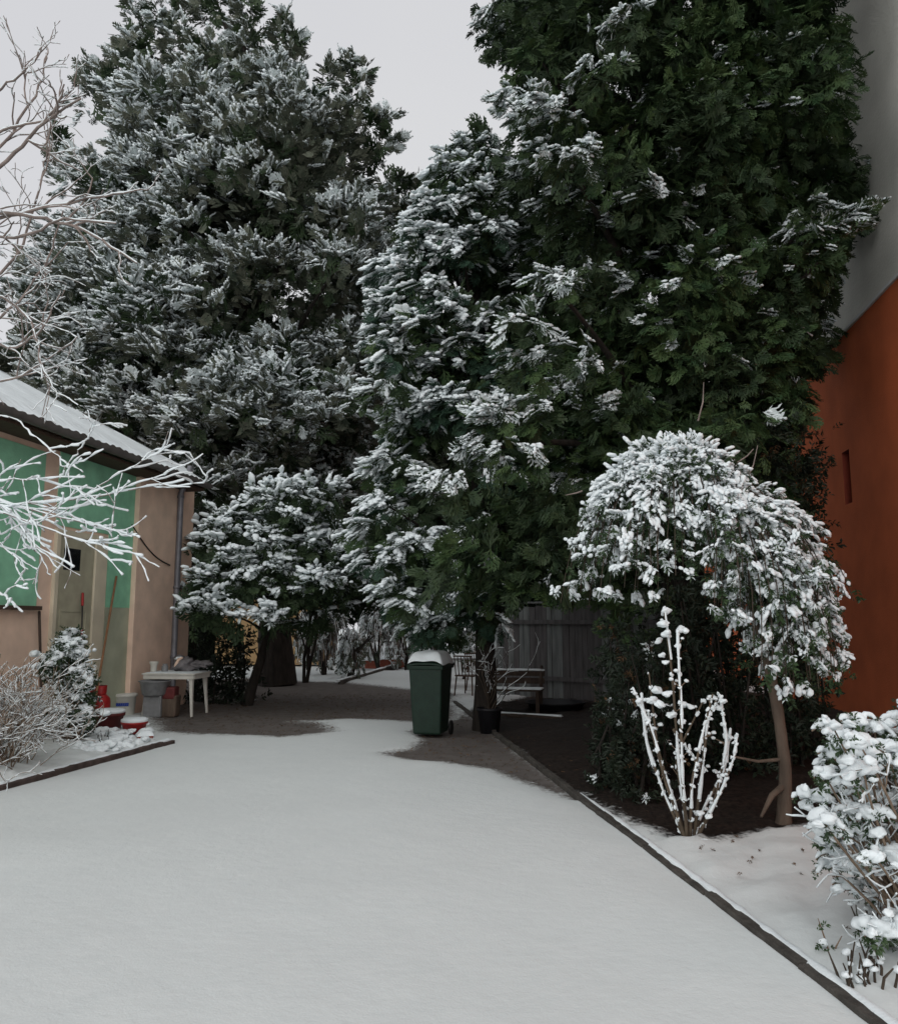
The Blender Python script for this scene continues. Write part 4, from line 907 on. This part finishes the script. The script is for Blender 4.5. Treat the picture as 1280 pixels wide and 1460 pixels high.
def snowpot(name, label, px, py, r, h, m, cat='pot', cap=.05, square=False, rz=0.):
    b = G(px, py, .07); t = thing(name, label, cat, b, rz); A = Acc()
    if square: frustum(A, 0, h, r * .8, r * .7, r, r * .9, m, .01)
    else: A.lathe([(0, 0), (r * .78, 0), (r * .95, h * .8), (r * 1.04, h * .82), (r * 1.05, h), (r * .95, h), (r * .9, h * .9), (0, h * .9)], (0, 0, 0), m, 28)
    A.build('body', t); A = Acc(); an = 28; prof = [(r * .99, h - .01), (r * 1.06, h + .015), (r * 1.04, h + cap * .7), (r * .85, h + cap), (r * .4, h + cap * 1.15), (0, h + cap * 1.2)]
    if square:
        bm = bmesh.new(); bmesh.ops.create_grid(bm, x_segments=12, y_segments=12, size=1)
        for v in bm.verts: e = max(abs(v.co.x), abs(v.co.y)); v.co = Vector((v.co.x * r * 1.05, v.co.y * r * .95, h - .01 + (cap + .015) * (1 - e ** 4)))
        A.bm(bm, 'snow', True)
    else: A.lathe(prof, (0, 0, 0), 'snow', 28)
    A.build('snow_cap', t); return t
snowpot('plant_pot', 'wide dark red pot capped with snow beside the white bucket', 154, 1041, .21, .24, 'dark_red')
snowpot('plant_pot', 'smaller bright red pot capped with snow by the white bucket', 191, 1045, .17, .15, 'red')
snowpot('brick', 'red block with snow on top at the corner of the left bed', 206, 1058, .10, .09, 'brick', 'brick', .045, True, .5)
def on_wall2(px, x): y, z = fac(px, 1000, x); return HO + hx * x + hy * y
gc = thing('gas_bottle', 'red metal gas bottle standing left of the white bucket', 'gas bottle', on_wall2(143, .26))
A = Acc(); A.lathe([(0, 0), (.13, 0), (.15, .02), (.15, .34), (.14, .40), (.09, .46), (.03, .48), (0, .48)], (0, 0, 0), 'red', 28); A.build('body', gc)
A = Acc(); A.lathe([(.03, .48), (.035, .56), (.06, .56), (.06, .60), (0, .61)], (0, 0, 0), 'black', 16); A.lathe([(.085, .47), (.09, .60), (.085, .60), (.08, .47)], (0, 0, 0), 'red', 20); A.build('valve', gc)
jc = thing('canister', 'red jerrycan leaning on the door frame behind the gas bottle', 'canister', on_wall2(124, .22)); A = Acc(); frustum(A, 0, .55, .11, .09, .11, .08, 'red', .03); A.tube([(-.06, 0, .55), (-.05, 0, .62), (.05, 0, .62), (.06, 0, .55)], .014, 'red', 7); A.build('body', jc)
A = Acc(); A.lathe([(0, 0), (.02, 0), (.02, .05), (0, .05)], (.02, -.03, .55), 'black', 10); A.lathe([(0, 0), (.05, 0), (.055, .03), (.03, .06), (0, .06)], (-.02, 0, .625), 'black', 14); A.build('cap', jc)
# long handled tools leaning on the wall
def on_wall(px, py, x): y, z = fac(px, py, x); return HO + hx * x + hy * y + np.array([0, 0, z])
def tool(name, label, p0, p1, r, m, extra=None):
    t = thing(name, label, 'tool', (p0[0], p0[1], 0)); o_ = np.array([p0[0], p0[1], 0]); A = Acc(); A.tube([p0 - o_, (p0 + p1) / 2 - o_ + [0, 0, .01], p1 - o_], [r, r, r], m, 8); A.build('handle', t); return t, o_
a = on_wall(133, 990, .45); a[2] = .12; b = on_wall(166, 822, .03); t, o_ = tool('broom', 'broom with a long wooden handle leaning beside the door', a, b, .018, 'wood_handle')
A = Acc(); rng = np.random.default_rng(8)
for k in range(60): x = rng.uniform(-.16, .16); A.tube([a - o_ + [x * .8, 0, .02], [x * 1.1, rng.uniform(-.03, .03), .0]], [.005, .003], 'twig', 4)
A.box((-.15, -.03, .10), (.15, .03, .15), 'wood'); A.build('bristles', t)
a = on_wall(116, 985, .35); a[2] = .1; b = on_wall(118, 846, .06); t, o_ = tool('mop', 'thin stick with red grips leaning on the door', a, b, .011, 'black')
A = Acc(); d = b - a
for k0, k1 in ((.62, .72), (.9, 1.0)): A = Acc(); A.tube([a + d * k0 - o_, a + d * k1 - o_], .02, 'red', 8); A.build('grip', t)
A = Acc(); A.box((-.12, -.03, 0), (.12, .03, .08), 'cloth', bev=.01); A.build('head', t)
a = on_wall(64, 985, .5); a[2] = .1; b = on_wall(56, 872, .03); t, o_ = tool('rake', 'short wooden stick leaning on the wall left of the door', a, b, .02, 'wood'); A = Acc(); A.box((-.18, -.015, 0), (.18, .015, .05), 'pipe')
for k in range(9): A.box((-.17 + k * .04, -.035, 0), (-.16 + k * .04, -.016, .02), 'pipe')
A.build('head', t)

# ------------------------------------------------------------------ plank fence behind the conifers
FA = G(700, 996); FA = np.array([P(694, 990, 16.8)[0], 16.8, 0]); FB = np.array([P(985, 990, 14.2)[0], 14.2, 0]); fd = (FB - FA) / np.linalg.norm(FB - FA); fl = np.linalg.norm(FB - FA); fz = pz(864, 15.8)
fe = thing('fence', 'grey weathered upright plank fence with one dark red board', 'fence', FA, math.atan2(fd[1], fd[0])); rng = np.random.default_rng(96); x = 0; A = Acc(); Rr = Acc(); pale = Acc()
while x < fl:
    w_ = rng.uniform(.10, .15); T_ = pale if rng.uniform() < .3 else A; T_ = Rr if abs(FA[0] + fd[0] * x - P(812, 900, 15.9)[0]) < .045 else T_
    T_.box((x, -.01 + rng.uniform(-.008, .008), .12 + rng.uniform(-.02, .02)), (x + w_ - .004, .015, fz + rng.uniform(-.03, .02)), 'fence' if T_ is A else 'fence_pale' if T_ is pale else 'fence_red'); x += w_ + .002
A.build('planks', fe); tag(pale.build('planks', fe), 'paler boards'); 
if Rr.v: tag(Rr.build('plank', fe), 'dark red board')
for zz in (.45, fz - .35):
    A = Acc(); A.box((-.05, -.065, zz), (fl, -.025, zz + .08), 'fence'); A.build('rail', fe)
for k in range(4):
    A = Acc(); A.box((fl * k / 3 - .05, .03, 0), (fl * k / 3 + .05, .12, fz + .05), 'bark'); A.build('post', fe)
A = Acc(); A.box((-.05, -.06, fz + .055), (fl, .14, fz + .09), 'fence_pale'); A.tube([(x_, .04, fz + .10 + .008 * math.sin(3 * x_)) for x_ in np.linspace(fl * .35, fl, 30)], .07, 'snow', 8, flat=.5); A.build('cap_rail', fe)

# bench, potted plant, low tub and beam in the shade
bc = G(728, 1018); be = thing('bench', 'dark wooden garden bench dusted with snow before the plank fence', 'bench', bc, math.radians(-14)); 
for sx in (-.5, .5):
    A = Acc(); A.box((sx - .03, -.25, 0), (sx + .03, -.19, .40), 'wood'); A.build('leg', be); A = Acc(); A.box((sx - .03, .16, 0), (sx + .03, .22, .40), 'wood'); A.build('leg', be)
    A = Acc(); A.tube([(sx, .2, .40), (sx + .0, .26, .6), (sx, .36, .80)], .03, 'wood', 6); A.build('armrest', be)
A = Acc(); [A.box((-.56, -.27 + k * .12, .405), (.56, -.17 + k * .12, .435), 'wood', bev=.005) for k in range(4)]; A.build('seat', be)
A = Acc(); [A.box((-.56, .245 + k * .05, .50 + k * .13), (.56, .27 + k * .05, .60 + k * .13), 'wood', bev=.005) for k in range(2)]; A.build('backrest', be)
A = Acc(); [A.tube([(x_, -.22 + k * .12, .44) for x_ in np.linspace(-.55, .55, 12)], .03, 'snow', 7, .4, rng, .35) for k in range(4)]; A.tube([(x_, .31, .735) for x_ in np.linspace(-.55, .55, 12)], .03, 'snow', 7, .3, rng, .6); A.build('snow_cover', be)
pc = G(698, 1046); pp = thing('potted_plant', 'dark pot holding a leafless straggly plant beside the bench', 'potted plant', pc)
A = Acc(); A.lathe([(0, 0), (.13, 0), (.17, .32), (.185, .325), (.185, .36), (.16, .36), (.155, .32), (0, .31)], (0, 0, 0), 'black', 24); A.build('pot', pp)
A = Acc(); rng = np.random.default_rng(97)
for k in range(9): lines = []; grow((rng.uniform(-.05, .05), rng.uniform(-.05, .05), .3), (rng.uniform(-.5, .5), rng.uniform(-.3, .3), 1), rng.uniform(.4, .8), .010, 2, rng, lines, .3, .1, (1, 3), .6, .6, 5); branch_mesh(lines, 'bark', rng, .45, acc=A, sides=4)
A.build('stems', pp)
tc_ = G(792, 1016); tu = thing('tub', 'low round dark tub on the ground right of the bench', 'tub', tc_); A = Acc(); A.lathe([(0, .0), (.42, 0), (.5, .16), (.53, .17), (.53, .19), (.49, .185), (.42, .04), (0, .03)], (0, 0, 0), 'black', 36); A.build('body', tu)
A = Acc(); a = G(700, 1024); b = G(800, 1030); A.tube([a + [0, 0, .05], (a + b) / 2 + [0, 0, .055], b + [0, 0, .05]], .05, 'wood', 6, .1, rng); A.tube([a + [0, 0, .095], (a + b) / 2 + [0, 0, .10], b + [0, 0, .095]], .035, 'snow', 6, .3, rng, .5)
tag(A.build('log'), 'thin log lying with a line of snow in front of the bench', 'log')

# far end of the garden -------------------------------------------------
def far_table(px, Y, label, w=1.3):
    b = np.array([P(px, 950, Y)[0], Y, 0]); t = thing('garden_table', label, 'table', b, -.1); A = Acc(); A.box((-w / 2, -.4, .69), (w / 2, .4, .73), 'grey_plastic', bev=.01); A.build('tabletop', t)
    for a_, b_ in ((-1, -1), (1, -1), (1, 1), (-1, 1)): A = Acc(); A.tube([(a_ * w * .3, b_ * .25, .69), (a_ * w * .48, b_ * .35, 0)], .022, 'pipe', 6); A.build('leg', t)
    A = Acc(); bm = bmesh.new(); bmesh.ops.create_grid(bm, x_segments=16, y_segments=10, size=1)
    for v in bm.verts: e = max(abs(v.co.x), abs(v.co.y)); v.co = Vector((v.co.x * w * .5, v.co.y * .41, .73 + .09 * (1 - e ** 6)))
    A.bm(bm, 'snow', True); A.build('snow_cap', t); return t
far_table(664, 19.5, 'snow capped garden table behind the green bin')
def chair(px, Y, rz, label):
    b = np.array([P(px, 950, Y)[0], Y, 0]); t = thing('garden_chair', label, 'chair', b, rz, 'chairs by the far table'); A = Acc(); A.box((-.22, -.22, .42), (.22, .22, .45), 'brown', bev=.01); A.build('seat', t)
    for a_, b_ in ((-1, -1), (1, -1), (1, 1), (-1, 1)): A = Acc(); A.tube([(a_ * .19, b_ * .19, .42), (a_ * .22, b_ * .23, 0)], .016, 'brown', 6); A.build('leg', t)
    A = Acc(); [A.tube([(x_, .2, .45), (x_, .27, .85)], .011, 'brown', 5) for x_ in np.linspace(-.2, .2, 6)]; A.tube([(-.22, .27, .85), (.22, .27, .85)], .018, 'brown', 6); A.build('backrest', t)
    A = Acc(); v, f = lumpy(ICO2, rng, .2); A.add(v * [.21, .2, .05] + [0, 0, .46], f, 'snow'); A.build('snow_cap', t)
chair(668, 17.6, 2.6, 'brown slatted chair nearest the bin at the far snowy table'); chair(684, 18.6, .9, 'brown slatted chair at the right end of the far table')
under('shrub', 'bright green shrub standing behind the far snowy table', [(664, 905, 940, 14, 22, 90)], 101, 'leaf_green', 0, .35, size=.22)
yw = thing('building', 'yellow plastered outbuilding with snowy roof seen between trunks far back', 'building', (P(405, 900, 30)[0], 30, 0), -.1); A = Acc(); A.box((-2.6, 0, 0), (1.3, 3, 2.5), 'yellow_wall'); A.build('wall', yw)
A = Acc(); A.box((-2.8, -.3, 2.5), (1.5, 3.2, 2.58), 'brown'); A.build('roof', yw); A = Acc(); A.box((-2.8, -.3, 2.583), (1.5, 3.2, 2.70), 'snow', bev=.04); A.build('snow_cover', yw)
for (px, py, w_, label) in [(553, 951, .62, 'snow capped red brick planter beside the far path'), (523, 953, .40, 'small snow capped brick pile left of the far planter')]:
    b = G(px, py); t = thing('planter', label, 'planter', b, -.2); A = Acc(); A.box((-w_, -.25, 0), (w_, .25, .28), 'brick', bev=.01); A.build('body', t)
    A = Acc(); bm = bmesh.new(); bmesh.ops.create_grid(bm, x_segments=14, y_segments=8, size=1)
    for v in bm.verts: e = max(abs(v.co.x), abs(v.co.y)); v.co = Vector((v.co.x * (w_ + .05), v.co.y * .29, .27 + .15 * (1 - e ** 6)))
    A.bm(bm, 'snow', True); A.build('snow_cap', t)
A = Acc(); b = G(561, 950); A.tube([b, b + [-.10, 0, .75], b + [-.14, 0, 1.05]], [.07, .07, .07], 'snow', 8, .06); A.tube([b + [.06, .06, 0], b + [-.07, .06, 1.0]], .06, 'wood', 8); tag(A.build('post', loc=b), 'leaning white post beside the far brick planter', 'post')
# weeping snowy shrubs far back
def weeper(px, Y, hpx, wpx, label, seed, n=90, green=False):
    rng = np.random.default_rng(seed); s_ = m_px(Y); b = np.array([P(px, 940, Y)[0], Y, 0]); H = pz(hpx, Y); t = thing('weeping_shrub', label, 'shrub', b, 0, 'drooping shrubs at the far end'); A = Acc()
    for k in range(4): A.tube([b * 0 + rng.normal(0, .05, 3) * [1, 1, 0], [rng.normal(0, .15), rng.normal(0, .1), H * .5], [rng.normal(0, .3), rng.normal(0, .2), H * .85]], [.05, .04, .02], 'bark_dark', 6)
    A.build('stems', t); A = Acc(); lines = []
    for k in range(n):
        th = rng.uniform(0, 6.28); R = rng.uniform(.3, 1) * wpx * s_; a = np.array([R * .3 * math.cos(th), R * .3 * math.sin(th), H * rng.uniform(.75, 1)]); e = np.array([R * math.cos(th), R * math.sin(th) * .7, H * rng.uniform(.1, .5)]); c_ = np.array([R * .8 * math.cos(th), R * .8 * math.sin(th) * .7, H * rng.uniform(.9, 1.1)])
        k_ = np.linspace(0, 1, 9)[:, None]; lines.append(((1 - k_) ** 2 * a + 2 * k_ * (1 - k_) * c_ + k_ ** 2 * e, np.linspace(.014, .006, 9), 0))
    branch_mesh(lines, 'twig_grey', rng, 1.3, .5, 4, acc=A, minr=.008)
    pts = np.concatenate([l[0][3:] for l in lines]); w_ = rng.uniform(0, 1, len(pts)) < (.5 if green else .22); pts = pts[w_]; ax = rng.normal(0, .4, pts.shape) - [0, 0, .8]
    foliage(A, pts, ax, .35 * rng.uniform(.6, 1.2, len(pts)), rng, 'leaf_grey', np.full(len(pts), .45), SPRAYS_FINE, SN_LO, .7, .9); A.build('branches', t)
for a in [(462, 24, 868, 40, 'drooping snowy shrub left of the trunk gap far back', 111, 110), (500, 22.5, 895, 22, 'low dark shrub with long drooping snowy leaves', 112, 50, True), (538, 27, 862, 34, 'pinkish grey drooping shrub behind the brick planter', 113, 100), (580, 27, 858, 32, 'drooping snowy shrub above the leaning post', 114, 100), (440, 27, 870, 30, 'thin drooping shrub right of the yellow outbuilding', 115, 70), (620, 30, 850, 40, 'pale snowy shrub straight above the bin lid', 116, 150), (690, 28, 860, 40, 'pale snowy shrub behind the far table', 117, 100)]: weeper(*a)
A = Acc(); b = G(432, 974); lines = []; rng = np.random.default_rng(118)
for k in range(3): grow((rng.uniform(-.1, .1), 0, 0), (rng.uniform(-.25, .25), 0, 1), 1.9, .05, 2, rng, lines, .2, .1, (1, 3), .5, .6, 6)
branch_mesh(lines, 'bark_dark', rng, .0, acc=A); tag(A.build('sapling'), 'dark forked sapling just right of the thick trunk', 'tree').location = b

# ------------------------------------------------------------------ left bed: two bushes and dry stubs
rng = np.random.default_rng(121); YV = 10.4; vb = np.array([P(98, 1045, YV)[0], YV, 0]); pts = []
for (a, b) in [(98, 905), (92, 915), (106, 918), (88, 930), (104, 938), (112, 935), (80, 925), (116, 955), (108, 960), (122, 965), (118, 975), (96, 950), (70, 945), (84, 948), (110, 985), (122, 1010), (108, 1003), (100, 1020), (118, 1032), (124, 1020), (104, 990), (90, 975), (75, 960), (94, 998)]: pts.append(P(a, b, YV + rng.uniform(-.3, .3)))
for k in range(34): u = rng.uniform(-1, 1); yy = rng.uniform(925, 1035); pts.append(P(95 + 28 * u * min(1, (yy - 895) / 60), yy, YV + rng.uniform(-.45, .35)))
heaped_bush('evergreen_shrub', 'small dark evergreen shrub dotted with round snow lumps near the door', vb, pts, 122, .085, leaf='leaf_dark', leafn=22, tw=0)
rng = np.random.default_rng(123); tbk = thing('twiggy_bush', 'brown twiggy leafless bush frosted with snow at the left edge', 'shrub', (P(0, 1060, 8.6)[0] - .05, 8.6, 0)); A = Acc(); B_ = Acc(); lines = []
for k in range(85):
    th = rng.uniform(0, 6.28); e = rng.uniform(.1, 1.0); grow((rng.normal(0, .15), rng.normal(0, .15), 0), (e * math.cos(th), e * math.sin(th), 1), rng.uniform(.48, .76), .008, 3, rng, lines, .28, .05, (2, 3), .6, .62, 5)
branch_mesh(lines, 'twig', rng, .42, .7, 4, acc=A, minr=.0032); A.build('stems', tbk)
for (ar, nn_, sd_, lb_) in [(((62, 1068), (84, 1080)), 9, 124, 'sparse dark stems in the left bed nearest the twiggy bush'), (((92, 1066), (112, 1080)), 10, 126, 'middle tuft of dark dry stems in the left bed'), (((134, 1062), (158, 1074)), 16, 127, 'densest tuft of dark dry stems in the left bed below the pots')]:
    tag(stalks('dry_stems', lb_, ar, nn_, .20, sd_, .007, 'bark_dark', .3, .5), group='dry stems in the left bed')
# lumps of snow over low plants in the left bed
rng = np.random.default_rng(125); A = Acc()
for k in range(230):
    p = G(rng.uniform(20, 215), rng.uniform(1042, 1085)); 
    if side_l(p[0], p[1]) < .15: continue
    A.inst(BLOBS_HI[rng.integers(6)], np.eye(3)[None] * rng.uniform(.03, .085), [p + [0, 0, .07 + rng.uniform(0, .06)]], 'snow')
tag(A.build('ground_plants'), 'low plants buried under snow lumps in the left bed', 'plants', kind='stuff')

# ------------------------------------------------------------------ bare tree reaching in from the left
YT = 5.6; tb_ = np.array([-4.3, YT, 0]); bt = thing('bare_tree', 'leafless tree with snow lined branches reaching in from the left', 'tree', tb_); rng = np.random.default_rng(131)
A = Acc(); B_ = Acc(); T0 = Acc()
T0.tube([tb_, tb_ + [.02, 0, 1.0], tb_ + [.08, .0, 2.0], tb_ + [.05, .1, 3.2], tb_ + [-.1, .1, 4.6], tb_ + [-.1, .2, 6.2]], [.14, .12, .11, .09, .07, .03], 'bark', 10, .05, rng); T0.build('trunk', bt, loc=tb_)
lines = []
def bough(ps, Ys, r0, kids, kl, sh=.7, gen=1, sp=.55):
    p = np.array([P(a, b, y) for (a, b), y in zip(ps, Ys)]); n = 22; t = np.linspace(0, len(p) - 1, n); i0 = np.clip(t.astype(int), 0, len(p) - 2); fr = (t - i0)[:, None]; q = p[i0] * (1 - fr) + p[i0 + 1] * fr
    for _ in range(2): q[1:-1] = (q[:-2] + q[1:-1] * 2 + q[2:]) / 4
    q[1:-1] += rng.normal(0, .006, (n - 2, 3)); lines.append((q, np.linspace(r0, r0 * .35, n), 0))
    for k in range(kids):
        i = rng.integers(4, n - 2); d = q[i + 1] - q[i]; d /= np.linalg.norm(d); ax = rng.normal(0, 1, 3) * [1, .6, 1.2]; nd = d + ax * sp
        grow(q[i], nd, kl * rng.uniform(.5, 1.2), r0 * .45, gen, rng, lines, .3, .05, (1, 3), .6, .65, 5)
tx = lambda z: tb_ + [0.05, 0, z]
up = [([(-250, 420), (-60, 290), (20, 220), (60, 175), (115, 140)], .022, 8, .45), ([(-250, 330), (-60, 240), (0, 215), (60, 120), (66, 75)], .018, 8, .4), ([(-250, 420), (-40, 300), (60, 310), (130, 330), (195, 375)], .022, 9, .45),
      ([(-250, 480), (-60, 330), (40, 300), (120, 285), (190, 272)], .02, 9, .4), ([(-200, 300), (-60, 220), (10, 180), (70, 170), (95, 165)], .016, 8, .35), ([(-200, 520), (-40, 430), (30, 360), (60, 250), (70, 210)], .016, 8, .4), ([(-250, 560), (-60, 480), (20, 440), (70, 370), (90, 300)], .016, 9, .4),
      ([(-250, 240), (-80, 180), (0, 125), (40, 100), (60, 66)], .014, 6, .3), ([(-250, 380), (-60, 330), (30, 340), (90, 310), (165, 318)], .018, 9, .35), ([(-200, 480), (-50, 470), (20, 500), (60, 470), (85, 420)], .015, 9, .35), ([(-200, 420), (-80, 400), (0, 420), (50, 460), (60, 540)], .015, 9, .35), ([(-200, 560), (-60, 540), (10, 545), (60, 520), (110, 480)], .014, 8, .3)]
for ps, r, k, kl in up: bough(ps, np.linspace(YT, YT - rng.uniform(-.4, 1.0), 5), r * .9, int(k * .75), kl * .85, gen=2)
nup = len(lines)
low = [([(-250, 760), (-60, 730), (80, 715), (170, 702), (262, 684)], .026, 7, .30), ([(-250, 780), (-50, 700), (20, 720), (120, 745), (200, 765)], .024, 9, .28), ([(-200, 760), (-40, 715), (30, 740), (110, 770), (175, 790)], .022, 9, .28), ([(-250, 800), (-60, 720), (10, 720), (50, 780), (105, 808)], .020, 8, .25), ([(-200, 700), (-60, 690), (0, 684), (50, 684), (120, 680)], .016, 6, .22),
       ([(60, 708), (110, 715), (160, 680), (200, 660), (234, 640)], .016, 4, .2), ([(-100, 740), (0, 716), (30, 760), (60, 795), (72, 820)], .018, 8, .22), ([(-40, 600), (10, 590), (45, 615), (80, 650), (98, 662)], .012, 3, .15), ([(86, 682), (95, 665), (115, 640), (130, 615), (136, 600)], .012, 3, .15), ([(-200, 820), (-60, 790), (0, 772), (15, 790), (40, 812)], .014, 5, .2), ([(-100, 860), (-40, 840), (0, 845), (10, 850), (14, 858)], .012, 3, .15), ([(60, 716), (90, 730), (120, 745), (150, 752), (188, 765)], .018, 7, .2)]
for ps, r, k, kl in low: bough(ps, np.linspace(YT, YT - rng.uniform(.2, 1.2), 5), r * .36, int(k * 1.1), kl * 1.3, sp=.36)
for l in lines: l[1][:] = np.maximum(l[1], .0026)
branch_mesh(lines[:nup], 'twig_grey', rng, .45, .5, 5, acc=A, acc_s=B_); branch_mesh(lines[nup:], 'twig_grey', rng, .72, .6, 5, acc=A, acc_s=B_); A.build('branches', bt, loc=tb_); B_.build('snow', bt, loc=tb_)
